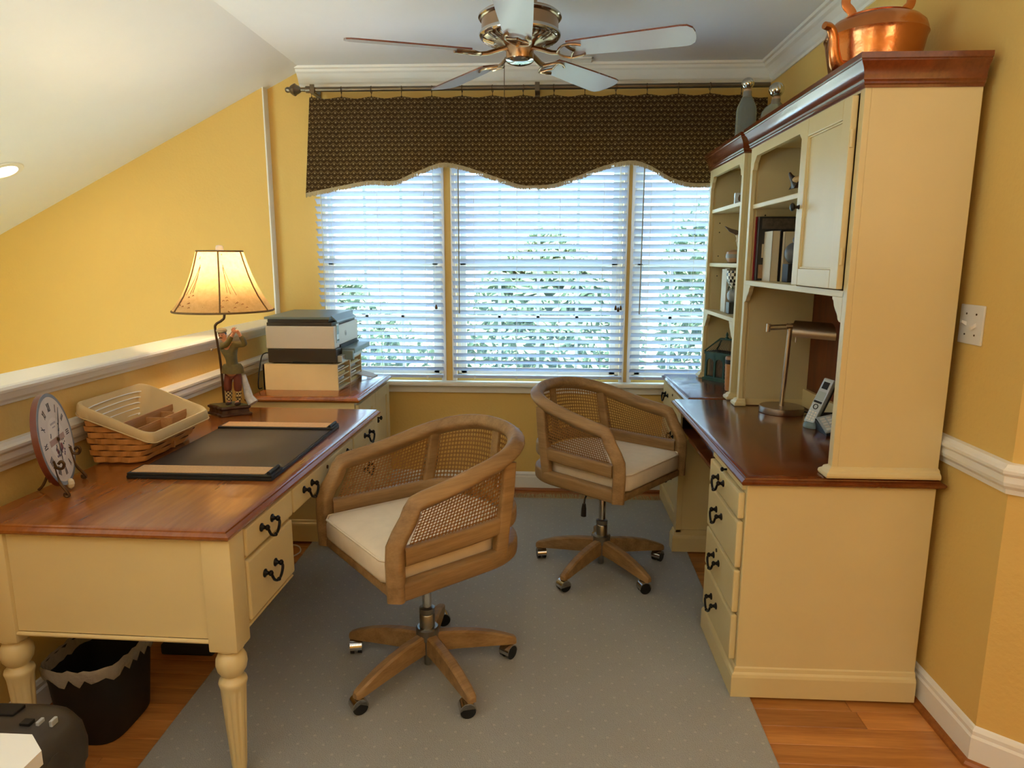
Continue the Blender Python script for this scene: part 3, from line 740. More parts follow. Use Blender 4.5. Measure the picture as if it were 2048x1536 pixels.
# ================================================================== far left cabinet under the printer
def build_printer_cabinet():
    t = thing('storage_cabinet', 'cream two door storage cabinet with cherry top under the printer', 'cabinet', (-1.21, 3.62, 0))
    D = lambda n, bm, m, p=t, s=False: obj(n, bm, m, p, s)
    bm = NB(); top_slab(bm, -1.505, -.925, 3.262, 3.985, .745, .775); D('cabinet_top', bm, M['top'], s=25)
    bm = NB(); bx(bm, -1.49, -.955, 3.28, 3.97, .0115, .745, .002); D('body', bm, M['cream'])
    bm = NB(); molding(bm, [(-1.49, 3.28), (-.955, 3.28), (-.955, 3.97)], [(0, .0115), (.014, .0115), (.014, .098), (.012, .106), (.006, .112), (.004, .122), (0, .126)], side=-1); D('plinth', bm, M['cream'])
    for (y0, y1) in ((3.295, 3.622), (3.628, 3.955)):
        bm = NB(); panel_frame(bm, None, 'x', y0, y1, .135, .730, .06, -.955, -.937, .006); d = D('door', bm, M['cream'])
        D('panel', box(-.955, -.946, y0+.058, y1-.058, .19, .675), M['cream'], d)
        bm = NB(); lathe(bm, [(.005, 0), (.005, .012), (.012, .018), (.012, .024), (.004, .028)], (-.937, y1-.03 if y0 < 3.4 else y0+.03, .58), 12, None, 0, Matrix.Rotation(PI/2, 3, 'Y')); D('knob', bm, M['black_iron'], d, True)
build_printer_cabinet()

# ================================================================== right computer desk
def build_right_desk():
    t = thing('computer_desk', 'cream computer desk with dark cherry top and four near drawers', 'desk', (.93, 2.71, 0))
    D = lambda n, bm, m, p=t, s=False: obj(n, bm, m, p, s)
    inv = t.matrix_basis.inverted()
    CR = M['cream']
    bm = NB(); top_slab(bm, .617, 1.243, 2.086, 3.337, .748, .778); D('desk_top', bm, M['top2'], s=25)
    bm = NB(); bx(bm, .642, 1.224, 2.108, 2.53, .012, .748, .003); D('pedestal', bm, CR)
    pl = [(0, .012), (.016, .012), (.016, .082), (.013, .092), (.007, .098), (.005, .110), (0, .114)]
    bm = NB(); molding(bm, [(1.224, 2.108), (.642, 2.108), (.642, 2.53), (.70, 2.53)], pl, side=1); D('plinth', bm, CR)
    for (z0, z1, kh) in ((.627, .716, 0), (.458, .617, 0), (.300, .448, 1), (.130, .290, 0)):
        bm = NB(); lip_box(bm, .620, .642, 2.122, 2.512, z0, z1, .007); d = D('drawer', bm, CR)
        p = inv @ Vector((.620, 2.345, (z0+z1)/2+.012+(.012 if z1 > .5 and z1 < .7 else 0))); pull(d, p.x, p.y, p.z, PI)
        if kh:
            p = inv @ Vector((.620, 2.345, z1-.028)); keyhole(d, p.x, p.y, p.z, -1)
    bm = NB(); bx(bm, .630, .646, 2.125, 2.51, .724, .742, .003); b_ = D('pull_out_board', bm, CR)
    bm = NB(); lathe(bm, [(.004, 0), (.004, .010), (.008, .014), (.008, .019), (.003, .022)], (.630, 2.315, .733), 10, None, 0, Matrix.Rotation(-PI/2, 3, 'Y')); D('knob', bm, M['black_iron'], b_, True)
    # far end support with framed side
    bm = NB(); bx(bm, .652, 1.224, 3.262, 3.325, .012, .748, .003)
    bx(bm, .652, .678, 3.254, 3.262, .11, .70, .001); bx(bm, 1.15, 1.2, 3.254, 3.262, .11, .70, .001); bx(bm, .652, 1.2, 3.254, 3.262, .09, .125, .001)
    D('end_support', bm, CR)
    bm = NB(); molding(bm, [(1.2, 3.262), (.652, 3.262), (.652, 3.325)], pl, side=1); D('plinth', bm, CR)
    bm = NB(); bx(bm, 1.19, 1.205, 2.53, 3.262, .1, .748); D('modesty_panel', bm, M['backwood'])
    # keyboard tray
    bm = NB(); bx(bm, .655, 1.06, 2.545, 3.245, .628, .646, .004); tr = D('keyboard_tray', bm, M['top2'])
    bm = NB(); bx(bm, .720, .765, 2.60, 3.14, .646, .672, .010, 3); D('wrist_rest', bm, M['top2'], tr, 30)
    for y in (2.532, 3.246): D('slide_rail', box(.66, 1.06, y, y+.013, .64, .70), M['black_iron'], tr)
build_right_desk()

def build_far_unit():
    t = thing('file_cabinet', 'cream file cabinet with dark cherry top beside the windows', 'cabinet', (.97, 3.71, 0))
    D = lambda n, bm, m, p=t, s=False: obj(n, bm, m, p, s)
    inv = t.matrix_basis.inverted(); CR = M['cream']
    bm = NB(); top_slab(bm, .690, 1.243, 3.341, 4.085, .748, .778); D('cabinet_top', bm, M['top2'], s=25)
    bm = NB(); bx(bm, .722, 1.224, 3.348, 4.07, .012, .748, .003); D('body', bm, CR)
    bm = NB(); molding(bm, [(.722, 3.348), (.722, 4.07)], [(0, .012), (.016, .012), (.016, .082), (.013, .092), (.007, .098), (.005, .110), (0, .114)], side=1); D('plinth', bm, CR)
    for (z0, z1, ys) in ((.602, .736, (3.93,)), (.368, .594, (3.72,)), (.13, .36, (3.72,))):
        bm = NB(); lip_box(bm, .700, .722, 3.365, 4.055, z0, z1, .007); d = D('drawer', bm, CR)
        for y in ys: p = inv @ Vector((.700, y, (z0+z1)/2+.01)); pull(d, p.x, p.y, p.z, PI)
        p = inv @ Vector((.700, 3.75 if z0 > .6 else 3.62, z1-.025)); keyhole(d, p.x, p.y, p.z, -1)
build_far_unit()

# ================================================================== hutches
def crown_profile(z0, z1, d):
    h = z1-z0
    return [(0, z0), (.004, z0), (.005, z0+h*.08), (.009, z0+h*.12), (.008, z0+h*.18), (.012, z0+h*.24), (d*.38, z0+h*.40), (d*.58, z0+h*.60), (d*.82, z0+h*.72), (d*.88, z0+h*.76), (d*.86, z0+h*.80), (d, z0+h*.83), (d, z1), (0, z1)]
def bracket_poly(s=1, L=.075):
    """corner bracket outline in (along, down): quarter-ish ogee"""
    return [(0, 0), (L, 0), (L, -.008), (L*.86, -.012), (L*.80, -.026), (L*.62, -.040), (L*.40, -.052), (L*.30, -.068), (L*.16, -.074), (0, -.076)]
def hutch(t, y0, y1, xf, xb, z0, zc, parts):
    """shared carcass: sides, top, front frame, crown, base moulding"""
    D = lambda n, bm, m, p=t, s=False: obj(n, bm, m, p, s)
    CR = M['cream']; th = .022
    D('side_panel', box(xf+.018, xb, y0, y0+th, z0, zc, .0015), CR)
    D('side_panel', box(xf+.018, xb, y1-th, y1, z0, zc, .0015), CR)
    D('top_board', box(xf+.018, xb, y0, y1, zc-.012, zc+.002), CR)
    D('front_stile', box(xf, xf+.018, y0, y0+.03, z0, zc, .0015), CR)
    D('front_stile', box(xf, xf+.018, y1-.03, y1, z0, zc, .0015), CR)
    bm = NB(); molding(bm, [(xb, y0), (xf, y0), (xf, y1), (xb, y1)], crown_profile(zc-.014, zc+.074, .032), side=1)
    bx(bm, xf-.02, xb, y0-.02, y1+.02, zc+.062, zc+.072); D('crown', bm, M['crownwood'], s=25)
    base = [(0, z0), (.020, z0), (.022, z0+.006), (.020, z0+.014), (.012, z0+.020), (.010, z0+.026), (.004, z0+.030), (0, z0+.032)]
    bm = NB(); molding(bm, [(xb, y0), (xf, y0), (xf, y0+.03), (xf+.03, y0+.03)], base, side=1); D('base_moulding', bm, CR)
    bm = NB(); molding(bm, [(xf+.03, y1-.03), (xf, y1-.03), (xf, y1), (xb, y1)], base, side=1); D('base_moulding', bm, CR)
    return D
def arch_rail(y0, y1, z0, z1, xf, cut=.055):
    """top rail with clipped lower corners"""
    bm = NB()
    low = [(y0, z0-cut), (y0+.012, z0-cut), (y0+.018, z0-cut+.012), (y0+.022, z0-cut*.5), (y0+.045, z0-.008), (y0+.052, z0), (y1-.052, z0), (y1-.045, z0-.008), (y1-.022, z0-cut*.5), (y1-.018, z0-cut+.012), (y1-.012, z0-cut), (y1, z0-cut)]
    def row(x, f): return [bm.verts.new((x, y, z if f else z1)) for y, z in low]
    A, B, A2, B2 = row(xf, 1), row(xf, 0), row(xf+.018, 1), row(xf+.018, 0)
    for i in range(len(low)-1):
        for q in ((A[i], A[i+1], B[i+1], B[i]), (A2[i], A2[i+1], B2[i+1], B2[i]), (A[i], A[i+1], A2[i+1], A2[i]), (B[i], B[i+1], B2[i+1], B2[i])): bm.faces.new(q)
    for i in (0, -1): bm.faces.new((A[i], B[i], B2[i], A2[i]))
    return bm
def build_hutches():
    xf, xb, z0, zc = .897, 1.222, .780, 1.945
    CR, CI = M['cream'], M['cream_in']
    # ---- near hutch
    y0, y1 = 2.108, 3.208
    t = thing('desk_hutch', 'cream hutch with one panelled door standing on the computer desk', 'hutch', (1.06, 2.67, .778))
    D = hutch(t, y0, y1, xf, xb, z0, zc, None)
    D('back_panel', box(xb-.012, xb-.004, y0+.022, y1-.022, 1.34, zc), CI)
    D('lower_back_panel', box(xb-.012, xb-.004, y0+.022, y1-.022, .85, 1.34), M['backwood'])
    D('lower_back_rail', box(xb-.03, xb-.004, y0+.022, y1-.022, z0, .86, .003), CR)
    D('fixed_shelf', box(xf, xb-.012, y0+.022, y1-.022, 1.337, 1.358, .002), CR)
    D('divider', box(xf+.018, xb-.012, 2.548, 2.566, 1.358, zc-.012), CR)
    D('divider_stile', box(xf, xf+.018, 2.538, 2.562, 1.358, zc), CR)
    D('inner_lining', box(xf+.03, xb-.013, y1-.0235, y1-.022, .81, zc-.012), CI)
    sh = D('adjustable_shelf', box(xf+.012, xb-.012, 2.566, y1-.023, 1.672, 1.692, .004), CR)
    D('top_rail', arch_rail(2.562, y1-.03, 1.893, zc, xf), CR)
    D('top_rail', box(xf, xf+.018, y0+.03, 2.538, 1.925, zc), CR)
    for s, yy in ((1, y0+.03), (-1, y1-.03)):
        bm = NB(); prism(bm, bracket_poly(), lambda a, b: (xf, yy+s*a, 1.337+b), lambda a, b: (xf+.018, yy+s*a, 1.337+b)); D('corner_bracket', bm, CR)
    # shelf pin holes on the far side
    for z in (1.60, 1.645):
        bm = NB(); lathe(bm, [(.0035, 0), (.0035, .0008)], (xf+.07, y1-.0245, z), 10, None, 0, Matrix.Rotation(PI/2, 3, 'X')); D('pin_hole', bm, M['black'])
    # door
    a0, a1, d0, d1 = 2.142, 2.536, 1.362, 1.920
    bm = NB(); panel_frame(bm, None, 'x', a0, a1, d0, d1, .058, xf-.020, xf-.001, 0); d = D('door', bm, CR)
    D('panel', box(xf-.010, xf-.003, a0+.055, a1-.055, d0+.055, d1-.055), CR, d)
    bm = NB()
    for (p, q, r_, s_) in ((a0+.058, a0+.064, d0+.058, d1-.058), (a1-.064, a1-.058, d0+.058, d1-.058), (a0+.058, a1-.058, d0+.058, d0+.064), (a0+.058, a1-.058, d1-.064, d1-.058)): bx(bm, xf-.016, xf-.008, p, q, r_, s_, .002)
    D('panel_bead', bm, CR, d)
    bm = NB(); lathe(bm, [(.009, 0), (.006, .003), (.005, .012), (.013, .018), (.015, .024), (.010, .029), (.002, .031)], (xf-.020, 2.512, 1.632), 16, None, 0, Matrix.Rotation(-PI/2, 3, 'Y')); D('knob', bm, M['black_iron'], d, True)
    for z in (1.46, 1.80):
        bm = NB(); tube(bm, [(xf-.014, a0-.003, z-.025), (xf-.014, a0-.003, z+.025)], .005, 8); D('hinge', bm, CR, d, True)
    # ---- far hutch
    y0, y1 = 3.318, 3.985
    t = thing('bookcase_hutch', 'cream open bookcase hutch standing on the file cabinet by the window', 'hutch', (1.06, 3.67, .778))
    D = hutch(t, y0, y1, xf, xb, z0, zc, None)
    D('back_panel', box(xb-.012, xb-.004, y0+.022, y1-.022, z0, zc), CI)
    D('fixed_shelf', box(xf, xb-.012, y0+.022, y1-.022, 1.152, 1.172, .002), CR)
    D('top_rail', arch_rail(y0+.03, y1-.03, 1.893, zc, xf), CR)
    D('inner_lining', box(xf+.03, xb-.013, y1-.0235, y1-.022, .81, zc-.012), CI)
    for z in (1.422, 1.712): D('adjustable_shelf', box(xf+.012, xb-.012, y0+.023, y1-.024, z-.010, z+.010, .004), CR)
    for s, yy in ((1, y0+.03), (-1, y1-.03)):
        bm = NB(); prism(bm, bracket_poly(), lambda a, b: (xf, yy+s*a, 1.152+b), lambda a, b: (xf+.018, yy+s*a, 1.152+b)); D('corner_bracket', bm, CR)
    for z in (1.36, 1.47, 1.60, 1.65):
        bm = NB(); lathe(bm, [(.0035, 0), (.0035, .0008)], (xf+.06, y1-.0245, z), 10, None, 0, Matrix.Rotation(PI/2, 3, 'X')); D('pin_hole', bm, M['black'])
build_hutches()

# ================================================================== swivel chairs
def chair_paths():
    def plan(w, f, b, n=22):
        """U path from left front (v=+w) round the back to right front"""
        pts = [(f-(f+.06)*i/6, w-.012*i/6) for i in range(7)]
        ww = w-.012
        for i in range(1, n):
            a = PI*i/n; pts.append((-.06-(b-.06)*math.sin(a)**.85, ww*math.copysign(abs(math.cos(a))**.85, math.cos(a))))
        pts += [(f-(f+.06)*i/6, -(w-.012*i/6)) for i in range(6, -1, -1)]
        return pts
    return plan
def build_chair(name, label, loc, rz):
    t = thing(name, label, 'chair', loc, rz, 'cane back swivel chairs')
    D = lambda n, bm, m, p=t, s=True: obj(n, bm, m, p, s, world=False)
    plan = chair_paths(); W = M['chair']
    # lower seat frame (closed loop with straight front)
    P = plan(.262, .235, .285); loop = [(u, v, .488) for u, v in P]
    bm = NB(); sweep(bm, loop, rrect(.022, .029, .011), up=(0, 0, 1)); D('seat_frame', bm, W)
    D('front_rail', box(.222, .262, -.25, .25, .460, .492, .008, 3), W)
    D('seat_board', box(-.2, .2, -.2, .2, .472, .500), W, s=False)
    # middle rail below the cane
    P = plan(.260, .225, .288); bm = NB(); sweep(bm, [(u, v, .592+.010*max(0, -u)/.29) for u, v in P], rrect(.018, .028, .010), up=(0, 0, 1)); D('middle_rail', bm, W)
    # continuous arm and top rail with front posts
    TP = plan(.262, .150, .312)
    def ztop(u, v):
        s = (.15-u)/(.15+.312); return .752+.105*s**1.25
    arm = [(u, v, ztop(u, v)) for u, v in TP]
    post = [(.248, .260, .462), (.250, .260, .52), (.252, .261, .585), (.250, .261, .628), (.232, .262, .662), (.205, .262, .700), (.192, .262, .728), (.182, .262, .744)]
    full = post+arm+[(u, -v, z) for u, v, z in reversed(post)]
    bm = NB(); sweep(bm, full, rrect(.0235, .0265, .012, 3)); D('arm_frame', bm, W)
    # rear posts
    for s in (-1, 1):
        bm = NB(); sweep(bm, [(-.135, s*.246, .49), (-.15, s*.245, .60), (-.170, s*.239, .70), (-.182, s*.234, .80)], rrect(.024, .016, .008), up=(0, 1, 0)); D('rear_post', bm, W)
    # back slat
    bm = NB(); sweep(bm, [(-.282, 0, .60), (-.292, 0, .72), (-.305, 0, .84)], rrect(.020, .008, .005), up=(1, 0, 0)); D('back_slat', bm, W)
    # cane web with real holes
    LP = plan(.258, .205, .284); UP = plan(.259, .150, .306)
    def arclen(pp):
        c = [0]
        for a, b in zip(pp, pp[1:]): c.append(c[-1]+math.dist(a, b))
        return [x/c[-1] for x in c], c[-1]
    def at(pp, cc, s):
        for i in range(len(cc)-1):
            if s <= cc[i+1]+1e-9:
                k = (s-cc[i])/(cc[i+1]-cc[i]+1e-12); return (pp[i][0]+(pp[i+1][0]-pp[i][0])*k, pp[i][1]+(pp[i+1][1]-pp[i][1])*k)
        return pp[-1]
    lc, LL = arclen(LP); uc, _ = arclen(UP)
    pitch = .0128; nu = int(LL/pitch); nv = 13
    def S(s, k):
        a = at(LP, lc, s); b = at(UP, uc, s)
        zl = .616; zu = ztop(b[0], b[1])-.022
        return (a[0]+(b[0]-a[0])*k, a[1]+(b[1]-a[1])*k, zl+(zu-zl)*k)
    bm = NB(); cache = {}
    def V(i, j):
        if (i, j) not in cache: cache[(i, j)] = bm.verts.new(S(min(1, max(0, i/(2*nu))), j/(2*nv)))
        return cache[(i, j)]
    offs = [(0, 0), (1, 0), (2, 0), (2, 1), (2, 2), (1, 2), (0, 2), (0, 1)]
    for i in range(nu):
        for j in range(nv):
            O = [V(2*i+a, 2*j+b) for a, b in offs]
            I = []
            for a, b in offs:
                da, db = a-1, b-1; l = math.hypot(da, db); r_ = .74
                I.append(bm.verts.new(S((2*i+1+da/l*r_)/(2*nu), (2*j+1+db/l*r_)/(2*nv))))
            for k in range(8): bm.faces.new((O[k], O[(k+1) % 8], I[(k+1) % 8], I[k]))
    bmesh.ops.solidify(bm, geom=bm.faces[:], thickness=.0016)
    D('cane_panel', bm, M['cane'], s=False)
    # cushion with piping
    CPt = [(u, v) for u, v in plan(.237, .250, .262)]
    CPt += [(.272, v) for v in (-.20, -.1, 0, .1, .20)]
    def ring(k, z): return [(.0+(u-.0)*k, v*k, z) for u, v in CPt]
    bm = NB(); rs = []
    for k, z in ((.92, .497), (.985, .501), (1.0, .512), (1.0, .556), (.985, .570), (.95, .577), (.8, .583), (.5, .587), (.2, .588)):
        rs.append([bm.verts.new(p) for p in ring(k, z)])
    n = len(CPt)
    for a, b in zip(rs, rs[1:]):
        for i in range(n): bm.faces.new((a[i], a[(i+1) % n], b[(i+1) % n], b[i]))
    bm.faces.new(rs[0][::-1]); bm.faces.new(rs[-1]); cu = D('seat_cushion', bm, M['linen'], s=60)
    bm = NB(); tube(bm, ring(.992, .571), .004, 6, closed=True); D('piping', bm, M['linen'], cu)
    # gas column
    bm = NB(); lathe(bm, [(.016, .22), (.016, .465), (.0155, .466)], (0, 0, 0), 16); D('gas_column', bm, M['chrome'])
    bm = NB(); lathe(bm, [(.026, .150), (.027, .155), (.027, .222), (.024, .226), (.027, .230), (.027, .248), (.018, .252)], (0, 0, 0), 20); D('column_sleeve', bm, M['steel'])
    bm = NB(); lathe(bm, [(.012, .03), (.014, .034), (.014, .075), (.030, .080), (.030, .130), (.040, .134), (.041, .172), (.036, .177)], (0, 0, 0), 24); D('hub', bm, M['steel'])
    bm = NB(); bx(bm, -.09, .09, -.06, .06, .452, .472, .004); D('tilt_plate', bm, M['rubber'], s=False)
    bm = NB(); tube(bm, smoothpath([(.0, -.05, .455), (.05, -.16, .448), (.055, -.215, .430), (.055, -.225, .400)], 4), .004, 6); lv = D('height_lever', bm, M['rubber'])
    bm = NB(); tube(bm, [(.055, -.225, .402), (.055, -.226, .38), (.055, -.227, .345)], .012, 8, scale=[.6, .9, 1]); D('lever_grip', bm, M['rubber'], lv)
    # five legs with casters; the base keeps its own angle in the room
    for k in range(5):
        a = R(18+72*k)-rz; ca, sa = math.cos(a), math.sin(a)
        def X(r_, w_, z): return (r_*ca-w_*sa, r_*sa+w_*ca, z)
        bm = NB(); st = [(.030, .085, .155, .019), (.10, .083, .150, .019), (.17, .078, .139, .0185), (.23, .073, .124, .018), (.285, .067, .104, .017), (.318, .064, .090, .014), (.324, .066, .084, .010)]
        rr = [[bm.verts.new(X(r_, w_, z)) for w_, z in ((-h, zb), (h, zb), (h, zt-.006), (h*.6, zt), (-h*.6, zt), (-h, zt-.006))] for r_, zb, zt, h in st]
        for p, q in zip(rr, rr[1:]):
            for i in range(6): bm.faces.new((p[i], p[(i+1) % 6], q[(i+1) % 6], q[i]))
        bm.faces.new(rr[0][::-1]); bm.faces.new(rr[-1]); lg = D('leg', bm, W, s=35)
        # caster: stem, chromed hood, twin wheels with random swivel
        sw = a+R((35, 110, -60, 160, 70)[k]); cs, ss = math.cos(sw), math.sin(sw); cx, cy = .300*ca, .300*sa
        def Y(f, w_, z): return (cx+f*cs-w_*ss, cy+f*ss+w_*cs, z)
        bm = NB(); lathe(bm, [(.006, .045), (.006, .074)], (cx, cy, 0), 8)
        # hood: half drum
        hp = [(.026*math.cos(th)-.008, .037+.026*math.sin(th)) for th in [R(-20+i*22) for i in range(10)]]
        prism(bm, hp, lambda f, z: Y(f, -.006, z), lambda f, z: Y(f, .006, z))
        hp2 = [(.0275*math.cos(th)-.008, .037+.0275*math.sin(th)) for th in [R(-5+i*19) for i in range(11)]]+[(.0245*math.cos(th)-.008, .037+.0245*math.sin(th)) for th in [R(185-i*19) for i in range(11)]]
        prism(bm, hp2, lambda f, z: Y(f, -.0215, z), lambda f, z: Y(f, .0215, z))
        cst = D('caster', bm, M['chrome'], lg, 50)
        bm = NB()
        for s_ in (-1, 1):
            wp = [(.0255*math.cos(2*PI*i/20)-.008, .0365+.0255*math.sin(2*PI*i/20)) for i in range(20)]
            prism(bm, wp, lambda f, z: Y(f, s_*.007, z), lambda f, z: Y(f, s_*.0205, z))
        bm.transform(Matrix.Identity(4)); o = obj('caster_wheel', bm, M['rubber'], lg, 50, world=False)
    return t
build_chair('swivel_chair', 'cane back swivel chair pulled up to the writing desk', (-.41, 2.197, .0006), R(-139.7))
build_chair('swivel_chair', 'cane back swivel chair in front of the computer desk, farther from the camera', (.268, 3.055, .0006), R(-38.7))
# ================================================================== ceiling fan
def build_fan():
    cx, cy, zb = -.122, 2.94, 2.262
    t = thing('ceiling_fan', 'five blade ceiling fan with bronze motor housing and pull chain', 'ceiling fan', (cx, cy, ZC))
    D = lambda n, bm, m, p=t, s=True: obj(n, bm, m, p, s)
    bronze = plain('polished_bronze', C(176, 146, 116), .24, 1, var=.05, vs_=20); silver = M['chrome']
    bm = NB(); lathe(bm, [(.062, 2.405), (.064, 2.43), (.075, 2.50), (.080, ZC-.002)], (cx, cy, 0), 40); D('canopy', bm, bronze)
    bm = NB(); lathe(bm, [(.10, 2.306), (.130, 2.311), (.152, 2.322), (.160, 2.334), (.156, 2.343), (.154, 2.350), (.154, 2.388), (.162, 2.392), (.164, 2.400), (.155, 2.410), (.06, 2.414)], (cx, cy, 0), 56); h = D('motor_housing', bm, bronze)
    bm = NB(); lathe(bm, [(.155, 2.319), (.163, 2.326), (.1645, 2.334), (.160, 2.342)], (cx, cy, 0), 56); D('lower_band', bm, silver, h)
    bm = NB(); lathe(bm, [(.1625, 2.391), (.167, 2.395), (.167, 2.401), (.162, 2.404)], (cx, cy, 0), 56); D('upper_band', bm, silver, h)
    bm = NB()
    for i in range(40):
        a = 2*PI*i/40
        if (i % 8) < 6:
            c, s = math.cos(a), math.sin(a)
            tube(bm, [(cx+.105*c, cy+.105*s, 2.302), (cx+.148*c, cy+.148*s, 2.3155)], .0028, 5)
    D('vent_fin', bm, silver, h)
    bm = NB(); lathe(bm, [(.052, 2.236), (.056, 2.245), (.056, 2.29), (.075, 2.300), (.10, 2.306)], (cx, cy, 0), 40); D('switch_housing', bm, bronze)
    bm = NB(); lathe(bm, [(.004, 2.222), (.03, 2.224), (.05, 2.231), (.058, 2.238), (.056, 2.242)], (cx, cy, 0), 40); D('bottom_cap', bm, silver)
    bm = NB(); ball(bm, (cx, cy, 2.221), .004, 8, 6); D('cap_screw', bm, M['black'])
    # pull chain
    bm = NB(); tube(bm, [(cx-.058, cy-.01, 2.25), (cx-.062, cy-.012, 2.235), (cx-.062, cy-.012, 2.03)], .0016, 6); ch = D('pull_chain', bm, M['brass'])
    bm = NB(); lathe(bm, [(.002, 2.032), (.004, 2.024), (.003, 2.012), (.001, 2.01)], (cx-.062, cy-.012, 0), 8); D('chain_end', bm, M['brass'], ch)
    for k in range(5):
        a = R(-90+72*k); ca, sa = math.cos(a), math.sin(a); tp = math.tan(R(12))
        P = lambda r_, s, dz=0: (cx+r_*ca-s*sa, cy+r_*sa+s*ca, zb-s*tp+dz)
        # blade outline: tapering toward the hub, rounded outer corners
        o_ = [(.205, -.050), (.24, -.054), (.45, -.064), (.64, -.070), (.665, -.066), (.683, -.048), (.690, -.020), (.690, .020), (.683, .048), (.665, .066), (.64, .070), (.45, .064), (.24, .054), (.205, .050)]
        bm = NB(); A = [bm.verts.new(P(r_, s, 0)) for r_, s in o_]; B = [bm.verts.new(P(r_, s, .006)) for r_, s in o_]; n = len(o_)
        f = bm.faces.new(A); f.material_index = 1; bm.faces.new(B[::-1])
        for i in range(n): bm.faces.new((A[i], A[(i+1) % n], B[(i+1) % n], B[i]))
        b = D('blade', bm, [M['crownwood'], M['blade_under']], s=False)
        # scrolled blade iron below the blade root
        bm = NB()
        tube(bm, [P(.050, 0, .022), P(.090, 0, .010), P(.135, 0, -.006), P(.165, 0, -.010)], .012, 8, rb=.007)
        for s in (-1, 1):
            tube(bm, smoothpath([P(.155, 0, -.010), P(.175, s*.030, -.010), P(.200, s*.048, -.008), P(.235, s*.046, -.007), P(.262, s*.034, -.007)], 5), .0075, 8, rb=.005)
            tube(bm, smoothpath([P(.205, s*.044, -.008), P(.215, s*.020, -.008), P(.228, 0, -.008)], 4), .006, 8, rb=.004)
        D('blade_iron', bm, bronze, b)
build_fan()

